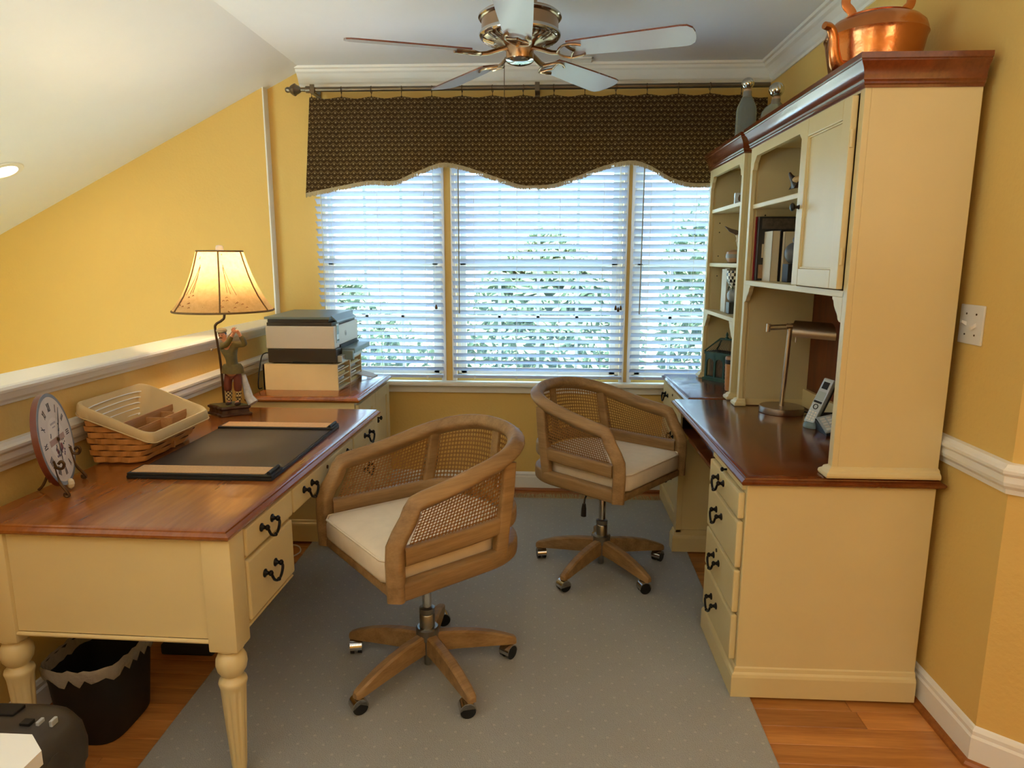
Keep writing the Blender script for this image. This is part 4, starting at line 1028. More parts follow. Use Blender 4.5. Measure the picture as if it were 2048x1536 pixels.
# ================================================================== table lamp with golfer figurine
def skin_mesh(name, J, E_, root=0, sub=2):
    me = bpy.data.meshes.new(name); me.from_pydata([j[0] for j in J], E_, [])
    o = bpy.data.objects.new(name, me); COL.objects.link(o)
    o.modifiers.new('skin', 'SKIN')
    for i, j in enumerate(J):
        r_ = j[1]; r_ = r_ if isinstance(r_, tuple) else (r_, r_)
        me.skin_vertices[0].data[i].radius = r_; me.skin_vertices[0].data[i].use_root = (i == root)
    s = o.modifiers.new('sub', 'SUBSURF'); s.levels = sub; s.render_levels = sub
    dg = bpy.context.evaluated_depsgraph_get(); dg.update()
    m2 = bpy.data.meshes.new_from_object(o.evaluated_get(dg))
    bpy.data.objects.remove(o)
    bm = NB(); bm.from_mesh(m2); bpy.data.meshes.remove(m2); return bm
def build_table_lamp():
    zt = .7655; ox, oy = -1.405, 2.915
    t = thing('table_lamp', 'lit table lamp with bell shade and golfer figurine base', 'lamp', (ox, oy, zt))
    D = lambda n, bm, m, p=t, s=True: obj(n, bm, m, p, s)
    brown = plain('dark_brown_resin', C(66, 38, 26), .4, var=.15, vs_=20)
    def out(k): # waisted plinth outline
        pts = []
        for i in range(40):
            a = 2*PI*i/40; r_ = .062+.012*math.cos(4*a)+.004*math.cos(8*a)
            pts.append((ox-.012+1.32*r_*math.cos(a)*k, oy+.95*r_*math.sin(a)*k))
        return pts
    bm = NB(); rs = []
    for k, z in ((1.0, zt), (1.02, zt+.003), (1.0, zt+.008), (.90, zt+.012), (.87, zt+.026), (.93, zt+.031), (.97, zt+.034), (.95, zt+.040), (.90, zt+.042)):
        rs.append([bm.verts.new((x, y, z)) for x, y in out(k)])
    for a, b in zip(rs, rs[1:]):
        for i in range(40): bm.faces.new((a[i], a[(i+1) % 40], b[(i+1) % 40], b[i]))
    bm.faces.new(rs[0][::-1]); bm.faces.new(rs[-1]); D('base', bm, brown, s=35)
    bm = NB(); prism(bm, out(.86), lambda a, b: (a, b, zt+.041), lambda a, b: (a, b, zt+.045)); D('grass_top', bm, plain('olive_ground', C(108, 98, 58), .8, var=.2, vs_=40))
    # bent pole
    sx, sy = -1.413, 2.925
    bm = NB(); tube(bm, smoothpath([(-1.452, 2.945, zt+.04), (-1.456, 2.945, 1.0), (-1.466, 2.94, 1.135), (-1.458, 2.935, 1.165), (-1.430, 2.93, 1.182), (sx, sy, 1.205), (sx, sy, 1.30)], 6), .0055, 10); D('pole', bm, M['brass'])
    # shade
    prof = [(.2105, 1.228), (.207, 1.236), (.192, 1.256), (.168, 1.292), (.147, 1.334), (.128, 1.380), (.112, 1.428), (.099, 1.474), (.094, 1.482)]
    pan = lambda a, z: 1-.018*abs(math.sin(3*(a+.15)))
    bm = NB(); rs = []; n = 72
    for r_, z in prof: rs.append([bm.verts.new((sx+r_*pan(2*PI*i/n, z)*math.cos(2*PI*i/n), sy+r_*pan(2*PI*i/n, z)*math.sin(2*PI*i/n), z)) for i in range(n)])
    for a, b in zip(rs, rs[1:]):
        for i in range(n): bm.faces.new((a[i], a[(i+1) % n], b[(i+1) % n], b[i]))
    bmesh.ops.solidify(bm, geom=bm.faces[:], thickness=.0015); sh = D('lamp_shade', bm, M['shade'], s=60)
    seam = plain('shade_seam_braid', C(120, 92, 52), .8, var=.2, vs_=60)
    for k in range(6):
        a = k*PI/3-.15
        bm = NB(); tube(bm, [(sx+(r_+.001)*math.cos(a), sy+(r_+.001)*math.sin(a), z) for r_, z in prof], .0035, 6); D('seam', bm, seam, sh)
    for r_, z in ((.2105, 1.228), (.094, 1.481)):
        bm = NB(); tube(bm, [(sx+r_*pan(2*PI*i/48, 0)*math.cos(2*PI*i/48), sy+r_*pan(2*PI*i/48, 0)*math.sin(2*PI*i/48), z) for i in range(48)], .0045, 6, closed=True); D('shade_trim', bm, seam, sh)
    # painted golf clubs on the two front panels
    paint = plain('shade_painted_motif', C(140, 84, 40), .8)
    def on_shade(a, z):
        for (r0, z0), (r1, z1) in zip(prof, prof[1:]):
            if z0 <= z <= z1: r_ = r0+(r1-r0)*(z-z0)/(z1-z0); break
        r_ = r_*pan(a, z)+.0012; return (sx+r_*math.cos(a), sy+r_*math.sin(a), z)
    bm = NB()
    for a0, s in ((-PI/2-.42, 1), (-PI/2+.62, -1)):
        for (da, dz0, db, dz1) in ((-.16, 1.300, .10, 1.42), (-.02, 1.305, .12, 1.415), (.06, 1.31, .10, 1.425)):
            tube(bm, [on_shade(a0+s*(da+(db-da)*i/5), dz0+(dz1-dz0)*i/5) for i in range(6)], .0009, 5)
        for j in range(10):
            a = a0+random.uniform(-.3, .3); z = random.uniform(1.245, 1.30)
            tube(bm, [on_shade(a, z), on_shade(a+.03, z+.004), on_shade(a+.05, z+.001)], .0012, 5)
    D('painted_motif', bm, paint, sh)
    bm = NB(); lathe(bm, [(.012, 1.482), (.016, 1.484), (.016, 1.498), (.012, 1.506), (.002, 1.508)], (sx, sy, 0), 16); D('finial', bm, M['paper'])
    bm = NB()
    for k in range(3): tube(bm, [(sx, sy, 1.482), (sx+.094*math.cos(k*2.094), sy+.094*math.sin(k*2.094), 1.481)], .0015, 6)
    tube(bm, [(sx, sy, 1.30), (sx, sy, 1.482)], .003, 6); D('harp', bm, M['brass'])
    bm = NB(); ball(bm, (sx, sy, 1.355), .03, 14, 10, 1, 1, 1.25); D('bulb', bm, M['lit'])
    l = bpy.data.lights.new('table_lamp_bulb', 'POINT'); l.energy = LAMP_W; l.color = (1, .72, .40); l.shadow_soft_size = .035
    lo = bpy.data.objects.new('table_lamp_bulb', l); COL.objects.link(lo); lo.parent = t; lo.location = (sx-ox, sy-oy, 1.405-zt)
    # ---- golfer: one continuous figure, clothes over it
    y = oy
    skin = plain('painted_skin', C(214, 150, 112), .5)
    J = [((-1.388, y, .962), .019), ((-1.390, y, 1.02), .021), ((-1.394, y, 1.072), .022), ((-1.410, y-.004, 1.092), .010), ((-1.420, y-.008, 1.112), .0165), ((-1.424, y-.006, 1.134), .0165),
         ((-1.408, y, .940), .015), ((-1.412, y-.006, .885), .012), ((-1.412, y, .825), .009), ((-1.410, y-.022, .8165), .008),
         ((-1.369, y, .940), .015), ((-1.367, y-.008, .885), .012), ((-1.368, y-.004, .825), .009), ((-1.376, y-.026, .8165), .008),
         ((-1.432, y-.006, 1.074), .012), ((-1.388, y-.040, 1.082), .010), ((-1.360, y-.034, 1.128), .0075), ((-1.352, y-.032, 1.145), .008),
         ((-1.366, y, 1.080), .012), ((-1.318, y-.008, 1.080), .010), ((-1.338, y-.026, 1.132), .0075), ((-1.345, y-.032, 1.146), .008)]
    E_ = [(0, 1), (1, 2), (2, 3), (3, 4), (4, 5), (0, 6), (6, 7), (7, 8), (8, 9), (0, 10), (10, 11), (11, 12), (12, 13), (2, 14), (14, 15), (15, 16), (16, 17), (2, 18), (18, 19), (19, 20), (20, 21)]
    g = D('golfer_figurine', skin_mesh('golfer', J, E_), skin)
    # fingers wrapped over the grip, nose, moustache, eyes
    bm = NB()
    for (hx, hz) in ((-1.352, 1.147), (-1.345, 1.149)):
        for k in range(4): tube(bm, [(hx+.004*k-.008, y-.043, hz+.004-.002*k), (hx+.004*k-.006, y-.046, hz-.003-.002*k), (hx+.004*k-.006, y-.040, hz-.008-.002*k)], .0022, 5)
        tube(bm, [(hx-.008, y-.036, hz+.002), (hx-.002, y-.042, hz+.009)], .0024, 5)
    ball(bm, (-1.4205, y-.026, 1.117), .0042, 8, 6, .8, 1.1, 1.2)
    for s in (-1, 1): ball(bm, (-1.4205+s*.0168, y-.006, 1.118), .004, 6, 5, .5, .8, 1.2)
    D('features', bm, skin, g)
    dk = plain('painted_dark_brown', C(52, 34, 24), .5)
    bm = NB(); tube(bm, [(-1.4275, y-.0225, 1.1085), (-1.4205, y-.0262, 1.1105), (-1.4135, y-.0225, 1.1085)], .0022, 6)
    for s in (-1, 1): ball(bm, (-1.4205+s*.006, y-.0225, 1.1215), .0016, 6, 5)
    ball(bm, (-1.424, y+.002, 1.126), .0178, 12, 8, 1, 1, .9); D('hair', bm, dk, g)
    bm = NB(); ball(bm, (-1.424, y-.004, 1.140), .0225, 16, 10, 1, 1.1, .55); ball(bm, (-1.422, y-.021, 1.136), .014, 12, 6, 1.1, 1, .28); D('cap', bm, plain('painted_grey_cap', C(150, 146, 128), .7), g)
    coat = plain('painted_olive_tweed', C(104, 92, 48), .7, var=.2, vs_=70)
    J2 = [((-1.388, y, .966), (.036, .026)), ((-1.389, y, .99), (.033, .025)), ((-1.390, y, 1.03), (.030, .023)), ((-1.396, y, 1.072), (.026, .021)), ((-1.432, y-.006, 1.074), .016), ((-1.388, y-.040, 1.082), .0135), ((-1.364, y-.035, 1.122), .011), ((-1.366, y, 1.080), .016), ((-1.318, y-.008, 1.080), .014), ((-1.334, y-.022, 1.124), .011)]
    D('coat', skin_mesh('coat', J2, [(0, 1), (1, 2), (2, 3), (3, 4), (4, 5), (5, 6), (3, 7), (7, 8), (8, 9)]), coat, g)
    bm = NB(); lathe(bm, [(.040, .952), (.039, .960), (.036, .980), (.030, .992)], (-1.388, y, 0), 24, None, 0, Matrix.Diagonal((1.25, .9, 1))); D('coat_skirt', bm, coat, g)
    tr = plain('painted_rust_trousers', C(112, 50, 30), .7, var=.12, vs_=40)
    J3 = [((-1.388, y, .958), .024), ((-1.409, y, .935), .020), ((-1.413, y-.006, .905), .0185), ((-1.413, y-.006, .880), .019), ((-1.412, y-.004, .868), .012), ((-1.368, y, .935), .020), ((-1.366, y-.008, .905), .0185), ((-1.367, y-.008, .880), .019), ((-1.368, y-.006, .868), .012)]
    D('knickerbockers', skin_mesh('knickers', J3, [(0, 1), (1, 2), (2, 3), (3, 4), (0, 5), (5, 6), (6, 7), (7, 8)]), tr, g)
    m, nt, b = mat0('argyle_socks', .8); tc = nt.add('ShaderNodeTexCoord'); ck = nt.add('ShaderNodeTexChecker', ins={'Scale': 120}); ck.inputs[1].default_value = C(206, 180, 120); ck.inputs[2].default_value = C(70, 50, 34)
    nt.l.new(tc.outputs['Object'], ck.inputs[0]); nt.l.new(ck.outputs[0], b.inputs['Base Color'])
    for lx, dy in ((-1.412, -.002), (-1.368, -.005)):
        bm = NB(); lathe(bm, [(.0105, .824), (.012, .84), (.0145, .858), (.0135, .872)], (lx, y+dy, 0), 14); D('sock', bm, m, g)
    for lx, dy in ((-1.412, 0), (-1.370, -.004)):
        bm = NB(); ball(bm, (lx+.001, y+dy-.012, .8165), .013, 12, 8, .85, 1.8, .62); D('shoe', bm, dk, g)
    bm = NB(); tube(bm, [(-1.340, y-.040, 1.156), (-1.36, y-.036, 1.142), (-1.43, y+.03, 1.088), (-1.498, y+.05, 1.052)], .0016, 6); ball(bm, (-1.503, y+.05, 1.048), .006, 8, 6, 1.1, .8, 1); D('golf_club', bm, M['nickel'], g)
    bm = NB(); tube(bm, [(-1.352, y+.02, .94), (-1.345, y+.022, .90), (-1.332, y+.02, .84), (-1.312, y+.015, .812)], .016, 12, scale=[.7, .9, 1.2, 1.5]); D('golf_bag', bm, plain('painted_pale_bag', C(206, 206, 206), .6, var=.2, vs_=60))
LAMP_W = 9.0
build_table_lamp()

# ================================================================== things on the left desk
def build_blotter():
    z = .7655
    t = thing('desk_blotter', 'dark leather desk blotter with tan reptile leather end bars', 'desk pad', (-1.085, 2.35, z))
    D = lambda n, bm, m, p=t, s=False: obj(n, bm, m, p, s)
    D('pad', box(-1.322, -.853, 2.0, 2.70, z, z+.010, .002), M['black'])
    D('writing_surface', box(-1.315, -.860, 2.09, 2.61, z+.010, z+.0115), M['leather'])
    for (a, b) in ((2.002, 2.092), (2.608, 2.698)):
        e = D('end_bar', box(-1.321, -.854, a, b, z+.010, z+.019, .002), M['black'])
        D('end_bar_inlay', box(-1.311, -.880, a+.010, b-.008, z+.019, z+.0205), M['tanleather'], e)
        bm = NB(); tube(bm, [(-.866, a+.006, z+.023), (-.866, b-.004, z+.023)], .006, 8); D('pen_loop', bm, M['black'], e, True)
build_blotter()

def build_basket():
    z0 = .7655
    t = thing('letter_basket', 'woven splint letter basket with cloth liner and wooden dividers', 'basket', (-1.455, 2.33, z0))
    D = lambda n, bm, m, p=t, s=False: obj(n, bm, m, p, s)
    def outline(h, ins=0, n=120):
        """rounded rect at height fraction h (0 bottom, 1 top)"""
        x0 = -1.545-.030*h+ins; x1 = -1.365+.042*h-ins; y0 = 2.148+.004*h+ins; y1 = 2.462+.085*h-ins; r_ = .035
        pts = []
        segs = [((x1-r_, y0), (x0+r_, y0)), ((x0, y0+r_), (x0, y1-r_)), ((x0+r_, y1), (x1-r_, y1)), ((x1, y1-r_), (x1, y0+r_))]
        cs = [((x0+r_, y0+r_), -90, -180), ((x0+r_, y1-r_), 180, 90), ((x1-r_, y1-r_), 90, 0), ((x1-r_, y0+r_), 0, -90)]
        for (p, q), (c, a0, a1) in zip(segs, cs):
            for i in range(22): pts.append((p[0]+(q[0]-p[0])*i/22, p[1]+(q[1]-p[1])*i/22))
            for i in range(8): a = R(a0+(a1-a0)*i/8); pts.append((c[0]+r_*math.cos(a), c[1]+r_*math.sin(a)))
        return pts
    H = .205
    top = outline(1)
    xs0, xs1 = -1.575, -1.323
    def rim(i):
        f = (top[i][0]-xs0)/(xs1-xs0); return z0+H*(1-f*.50)+.012*0
    N = len(top)
    # splints weave: horizontal ribbons run in and out of vertical ones
    bm = NB(); rh = .0185; k = 0; zc = z0+.006
    while zc < z0+H:
        for i in range(N):
            j = (i+1) % N
            if max(rim(i), rim(j)) < zc+rh*.3: continue
            q = []
            for ii in (i, j):
                off = .0034*math.sin(ii*2*PI/10+(k % 2)*PI)
                for zz, eb in ((zc, .0006), (zc+rh*.15, 0), (zc+rh*.85, 0), (zc+rh, .0006)):
                    zzz = min(zz, rim(ii)); h = (zzz-z0)/(rim(ii)-z0)
                    pa = outline_c(outline, 0, off-eb)[ii]; pb = outline_c(outline, 1, off-eb)[ii]; q.append((pa[0]+(pb[0]-pa[0])*h, pa[1]+(pb[1]-pa[1])*h, zzz))
            for s in range(3): bm.faces.new([bm.verts.new(q[s]), bm.verts.new(q[4+s]), bm.verts.new(q[5+s]), bm.verts.new(q[s+1])])
        zc += rh+.0022; k += 1
    bmesh.ops.remove_doubles(bm, verts=bm.verts[:], dist=1e-5)
    o = D('woven_splints', bm, M['weave']); o['kind'] = 'stuff'
    bm = NB()     # inner wall and floor
    A = [bm.verts.new((x, y, z0+.001)) for x, y in outline(0, .0055)]; B = [bm.verts.new((p[0], p[1], rim(i)-.002)) for i, p in enumerate(outline(1, .0055))]
    for i in range(N): bm.faces.new((A[i], A[(i+1) % N], B[(i+1) % N], B[i]))
    bm.faces.new(A); D('basket_wall', bm, M['weave_dark'])
    bm = NB()     # liner: folded over the rim, down outside, and inside
    rings = []
    for (dz, ins, hh) in ((-.032, -.0055, 1), (-.028, -.0085, 1), (-.004, -.0065, 1), (.003, -.003, 1), (.003, .004, 1), (-.004, .0085, 1)):
        o2 = outline(hh, ins); rings.append([bm.verts.new((o2[i][0], o2[i][1], rim(i)+dz+(.0016*math.sin(i*1.9) if dz < -.02 else 0))) for i in range(N)])
    o2 = outline(0, .013); rings.append([bm.verts.new((o2[i][0], o2[i][1], z0+.006)) for i in range(N)])
    for a, b in zip(rings, rings[1:]):
        for i in range(N): bm.faces.new((a[i], a[(i+1) % N], b[(i+1) % N], b[i]))
    bm.faces.new(rings[-1]); ln = D('cloth_liner', bm, M['liner'], s=50)
    bm = NB(); tube(bm, [(p[0], p[1], rim(i)-.031) for i, p in enumerate(outline(1, -.009))], .0022, 6, closed=True); D('liner_piping', bm, M['liner'], ln, True)
    # thin pale rods along the inside of the tall back
    for k in range(6):
        z = z0+.185-.020*k; x = -1.562+.0030*k
        bm = NB(); tube(bm, smoothpath([(x+.004, 2.185, z-.004), (x, 2.25, z), (x-.002, 2.36, z+.002), (x, 2.46, z), (x+.004, 2.50-.012*k, z-.003)], 4), .0022, 6); D('pale_rod', bm, M['paper'], s=True)
    W = M['brown_wood_light']
    D('divider', box(-1.452, -1.446, 2.165, 2.515, z0+.008, z0+.130), W); D('divider', box(-1.398, -1.393, 2.165, 2.515, z0+.008, z0+.112), W)
    D('divider', box(-1.446, -1.350, 2.335, 2.341, z0+.008, z0+.118), W); D('divider', box(-1.446, -1.398, 2.43, 2.435, z0+.008, z0+.118), W)
_oc = {}
def outline_c(f, h, off):
    key = (round(h, 4), round(off, 5))
    if key not in _oc: _oc[key] = f(h, -off)
    return _oc[key]
build_basket()

def build_clock():
    z0 = .7655; c = Vector((-1.452, 1.893, .921)); ang = R(21); tilt = R(8); rad = .139
    t = thing('table_clock', 'round table clock with roman numerals and floral dial', 'clock', (-1.455, 1.89, z0))
    D = lambda n, bm, m, p=t, s=False: obj(n, bm, m, p, s)
    # local frame: x' right on dial, y' up on dial, z' normal
    nrm = Vector((math.cos(ang)*math.cos(tilt), math.sin(ang)*math.cos(tilt), math.sin(tilt)))
    rt = Vector((-math.sin(ang), math.cos(ang), 0)); upv = nrm.cross(rt).normalized()
    B = Matrix((rt, upv, nrm)).transposed()
    W = lambda a, b, d: tuple(c + B @ Vector((a, b, d)))
    def disc(r0, r1, d0, d1, n=56):
        bm = NB()
        if r0 == 0: lathe(bm, [(r1, d0), (r1, d1)], c, n, None, 0, B)
        else:
            rings = [[bm.verts.new(W(r_*math.cos(2*PI*i/n), r_*math.sin(2*PI*i/n), d)) for i in range(n)] for r_, d in ((r0, d0), (r1, d0), (r1, d1), (r0, d1))]
            for k in range(4):
                a, b = rings[k], rings[(k+1) % 4]
                for i in range(n): bm.faces.new((a[i], a[(i+1) % n], b[(i+1) % n], b[i]))
        return bm
    D('case', disc(0, rad, -.016, 0), plain('red_brown_wood_edge', C(104, 46, 22), .45, var=.12, vs_=30), s=40)
    D('border', disc(rad-.011, rad, 0, .001), plain('blue_grey_border', C(120, 126, 134), .5, var=.1, vs_=40))
    dial = D('dial', disc(0, rad-.011, 0, .0008), plain('aged_dial', C(216, 202, 190), .55, var=.06, vs_=30))
    D('dial_centre', disc(0, .066, .0008, .0012), plain('dial_centre_cream', C(226, 214, 202), .55, var=.04), dial)
    bm = NB(); bxl(bm, W, -.064, .064, -.010, .008, .0012, .0016); D('dial_band', bm, plain('dusty_pink_band', C(176, 140, 122), .6, var=.1, vs_=60), dial)
    ink = plain('dark_ink', C(44, 38, 46), .6)
    num = ['XII', 'I', 'II', 'III', 'IV', 'V', 'VI', 'VII', 'VIII', 'IX', 'X', 'XI']
    for k, s in enumerate(num):
        a = PI/2-k*PI/6; bm = NB(); wdt = {'I': .006, 'V': .011, 'X': .011}
        tot = sum(wdt[ch] for ch in s); x = -tot/2
        T = Matrix.Rotation(a-PI/2, 3, 'Z'); r_ = .098; h = .0125
        def Q(u, v, d): p = T @ Vector((u, r_+v, 0)); return W(p.x, p.y, d)
        def stroke(u0, v0, u1, v1, w_=.0011):
            d = Vector((u1-u0, v1-v0)).normalized(); nn = Vector((-d.y, d.x))*w_
            prism(bm, [(u0+nn.x, v0+nn.y), (u0-nn.x, v0-nn.y), (u1-nn.x, v1-nn.y), (u1+nn.x, v1+nn.y)], lambda p, q: Q(p, q, .0008), lambda p, q: Q(p, q, .0014))
        for ch in s:
            w_ = wdt[ch]; m_ = x+w_/2
            if ch == 'I': stroke(m_, -h, m_, h, .0014)
            elif ch == 'V': stroke(m_-.004, h, m_, -h, .0015); stroke(m_+.004, h, m_, -h, .0008)
            else: stroke(m_-.0042, h, m_+.0042, -h, .0015); stroke(m_-.0042, -h, m_+.0042, h, .0008)
            x += w_
        D('numeral', bm, ink, dial)
    # floral bouquet and small sprigs
    rng = random.Random(4); cols = [plain('flower_rose', C(150, 84, 84), .7, var=.2, vs_=90), plain('flower_plum', C(92, 70, 92), .7, var=.2, vs_=90), plain('flower_leaf', C(96, 100, 104), .7, var=.2, vs_=90)]
    for mi in range(3):
        bm = NB()
        for i in range(16):
            if mi == 0: a, b, r_ = rng.choice(((-.018, -.034), (.020, -.028)))+(.006,); a += rng.uniform(-.007, .007); b += rng.uniform(-.008, .008)
            elif mi == 1: a, b, r_ = rng.uniform(-.034, .036), rng.uniform(-.058, -.024), .0042
            else:
                a, b, r_ = rng.choice(((-.042, .022), (.034, .030), (-.03, -.02), (.04, -.018)))+(.0032,); a += rng.uniform(-.010, .010); b += rng.uniform(-.010, .010)
            lathe(bm, [(r_, .0014+mi*.0001), (r_*.7, .0022+mi*.0001)], Vector(W(a, b, 0)), 7, None, 0, B)
        D('flower_print', bm, cols[mi], dial)
    bm = NB()        # faint maker's lettering as short strokes
    for row, (n_, yy) in enumerate(((7, .046), (4, .036))):
        for i in range(n_): bxl(bm, W, -.022+.0065*i+(.010 if row else 0), -.022+.0065*i+.004+(.010 if row else 0), yy, yy+.006-.002*row, .0012, .0015)
    D('dial_lettering', bm, plain('faded_ink', C(158, 148, 150), .6), dial)
    def hand(a, l, w_, d):
        bm = NB(); dx, dy = math.cos(a), math.sin(a)
        poly = [(-dy*w_, dx*w_), (dx*l*.6-dy*w_*1.3, dy*l*.6+dx*w_*1.3), (dx*l, dy*l), (dx*l*.6+dy*w_*1.3, dy*l*.6-dx*w_*1.3), (dy*w_, -dx*w_)]
        prism(bm, poly, lambda p, q: W(p, q, d), lambda p, q: W(p, q, d+.001)); return bm
    D('minute_hand', hand(R(54), .105, .0014, .005), M['black']); D('hour_hand', hand(R(260), .085, .0016, .0035), M['black'])
    bm = NB(); lathe(bm, [(.006, .001), (.006, .006), (.003, .008)], c, 14, None, 0, B); D('arbor', bm, M['brass'])
    bm = NB(); lathe(bm, [(.001, -.020), (.008, -.014), (.011, -.004), (.009, .006), (.004, .012)], (c.x+.024, c.y+.003, z0+.021), 14); D('base_drop', bm, plain('ivory_drop', C(222, 206, 170), .4))
    # scrolled iron stand
    s = thing('clock_stand', 'scrolled bronze display easel holding the round clock', 'display stand', (-1.45, 1.89, z0))
    E_ = lambda n, bm, m, p=s, q=True: obj(n, bm, m, p, q)
    def wloc(f, l, z): f *= .8; return (c.x+nrm.x*f+rt.x*l-.004, c.y+nrm.y*f+rt.y*l, z0+z)
    for sg in (-1, 1):
        l = sg*.082
        P = [wloc(.030, l, .100), wloc(.040, l, .108), wloc(.048, l, .098), wloc(.040, l, .086), wloc(.022, l*.98, .090), wloc(.013, l*.98, .110), wloc(.018, l, .075), wloc(.024, l, .055), wloc(.032, l*1.04, .040), wloc(.046, l*1.08, .022), wloc(.055, l*1.1, .008), wloc(.050, l*1.1, .0035), wloc(.042, l*1.1, .007), wloc(.043, l*1.1, .014)]
        bm = NB(); tube(bm, smoothpath(P, 5), .0042, 8); E_('front_leg', bm, M['brass'])
        bm = NB(); tube(bm, smoothpath([wloc(.022, l*.98, .060), wloc(-.010, l*.8, .045), wloc(-.030, 0, .060)], 5), .003, 6); E_('cross_bar', bm, M['brass'])
    bm = NB(); tube(bm, smoothpath([wloc(-.030, 0, .130), wloc(-.034, 0, .090), wloc(-.040, 0, .050), wloc(-.058, 0, .018), wloc(-.075, 0, .0035)], 5), .0042, 8); E_('rear_leg', bm, M['brass'])
def bxl(bm, W, a0, a1, b0, b1, d0, d1):
    prism(bm, [(a0, b0), (a1, b0), (a1, b1), (a0, b1)], lambda p, q: W(p, q, d0), lambda p, q: W(p, q, d1))
build_clock()

# ================================================================== printer and paper organiser
def build_printer():
    zt = .7755
    t = thing('paper_organizer', 'cream wooden paper sorter with open slots under the printer', 'organizer', (-1.278, 3.66, zt))
    D = lambda n, bm, m, p=t, s=False: obj(n, bm, m, p, s)
    x0, x1, y0, y1, z1 = -1.475, -1.080, 3.435, 3.890, .911
    W = plain('cream_laminate', C(224, 204, 160), .5, var=.04, vs_=6)
    for (a, b) in ((y0, y0+.010), (y1-.010, y1), ((y0+y1)/2-.005, (y0+y1)/2+.005)): D('upright', box(x0, x1-(0 if b-a > .0099 else 0), a, b, zt, z1), W)
    D('back', box(x0, x0+.008, y0, y1, zt, z1), W)
    n = 4
    for i in range(n+1):
        z = zt+(z1-zt-.008)*i/n
        D('slot_shelf', box(x0+.008, x1-.004, y0+.010, y1-.010, z, z+.007), W)
    rng = random.Random(2); cs = [M['paper'], plain('pale_yellow_paper', C(226, 200, 130), .8), plain('grey_paper', C(190, 190, 188), .8)]
    for i in range(n):
        for k in range(2):
            z = zt+(z1-zt-.008)*i/n+.0075; a = y0+.014 if k == 0 else (y0+y1)/2+.008
            p = obj('paper_stack', box(x0+.05, x1-rng.uniform(.004, .03), a+.005, a+rng.uniform(.14, .195), z, z+rng.uniform(.006, .016)), cs[(i*2+k) % 3 if (i, k) != (0, 0) else 1])
            tag(p, ('%s paper stack in the %s %s slot of the cream sorter' % (('white', 'pale yellow', 'grey')[(i*2+k) % 3 if (i, k) != (0, 0) else 1], ('near', 'far')[k], ('bottom', 'second lowest', 'second highest', 'top')[i])), 'paper', 'papers in the sorter slots')
    bm = NB(); prism(bm, [(-1.10, 3.80), (-1.005, 3.835), (-.995, 3.925), (-1.09, 3.94)], lambda a, b: (a, b, .7755+max(0, (-1.02-a))*.35), lambda a, b: (a, b, .7795+max(0, (-1.02-a))*.35))
    tag(obj('card_stack', bm, M['paper']), 'white cards lying on the cabinet top beside the sorter', 'paper')
    # printer
    zp = .9115
    t = thing('inkjet_printer', 'white and dark all in one printer on the paper sorter', 'printer', (-1.27, 3.68, zp))
    D = lambda n, bm, m, p=t, s=False: obj(n, bm, m, p, s)
    a, b, c, d = -1.455, -1.098, 3.462, 3.900
    bm = NB(); bx(bm, a, b+.006, c, d, zp+.004, zp+.078, .006, 3); bx(bm, a+.02, b-.02, c+.02, d-.02, zp, zp+.01); D('lower_body', bm, M['dark_plastic'])
    D('tray_notch', box(a+.13, a+.22, c-.0008, c+.01, zp+.003, zp+.012), M['black'])
    bm = NB(); bx(bm, a-.004, b, c-.004, d, zp+.078, zp+.196, .006, 3); D('white_body', bm, M['white_plastic'])
    bm = NB(); bx(bm, a+.002, b-.012, c+.002, d-.01, zp+.196, zp+.214, .003); bx(bm, a+.006, b-.03, c+.006, d-.03, zp+.214, zp+.232, .003); D('scanner_bed', bm, M['dark_plastic'])
    bm = NB(); prism(bm, [(c-.006, zp+.232), (d-.005, zp+.232), (d-.005, zp+.250), (c-.006, zp+.243)], lambda y, z: (a-.006, y, z), lambda y, z: (b-.022, y, z)); lid = D('scanner_lid', bm, M['teal_plastic'])
    bm = NB(); prism(bm, [(b-.024, zp+.250), (b-.022, zp+.236), (b+.010, zp+.214), (b+.006, zp+.222)], lambda x, z: (x, c+.03, z), lambda x, z: (x, d-.06, z)); D('lid_flap', bm, M['teal_plastic'], lid)
    # control strip with display and buttons on the front
    bm = NB(); bx(bm, b, b+.003, c+.03, c+.075, zp+.105, zp+.205, .001); cp = D('control_panel', bm, M['silver_plastic'])
    D('display', box(b+.003, b+.0036, c+.036, c+.069, zp+.150, zp+.196), plain('grey_blue_display', C(120, 142, 152), .2), cp)
    for i in range(3): D('button', box(b+.003, b+.0045, c+.038+.011*i, c+.045+.011*i, zp+.115, zp+.124), M['teal_plastic'], cp)
    bm = NB(); Ry = Matrix.Rotation(PI/2, 3, 'Y'); n = 24
    tube(bm, [(b+.0006, 3.66+.014*math.cos(2*PI*i/n), zp+.142+.014*math.sin(2*PI*i/n)) for i in range(n)], .0011, 5, closed=True)
    for (y, z0_, z1_) in ((3.653, .133, .153), (3.659, .133, .145), (3.664, .128, .145), (3.669, .133, .145)): bx(bm, b, b+.0012, y-.0009, y+.0009, zp+z0_, zp+z1_)
    D('round_logo', bm, M['silver_plastic'])
    D('paper_exit', box(b-.002, b+.0065, c+.08, d-.04, zp+.062, zp+.092), M['black'])
    bm = NB(); bx(bm, b, b+.075, c+.10, d-.02, zp+.042, zp+.070, .005); bx(bm, b+.012, b+.072, c+.075, c+.10, zp+.012, zp+.060, .004); D('output_tray', bm, M['teal_plastic'])
    D('input_tray', box(b, b+.030, c+.02, d-.02, zp+.006, zp+.040, .003), M['silver_plastic'])
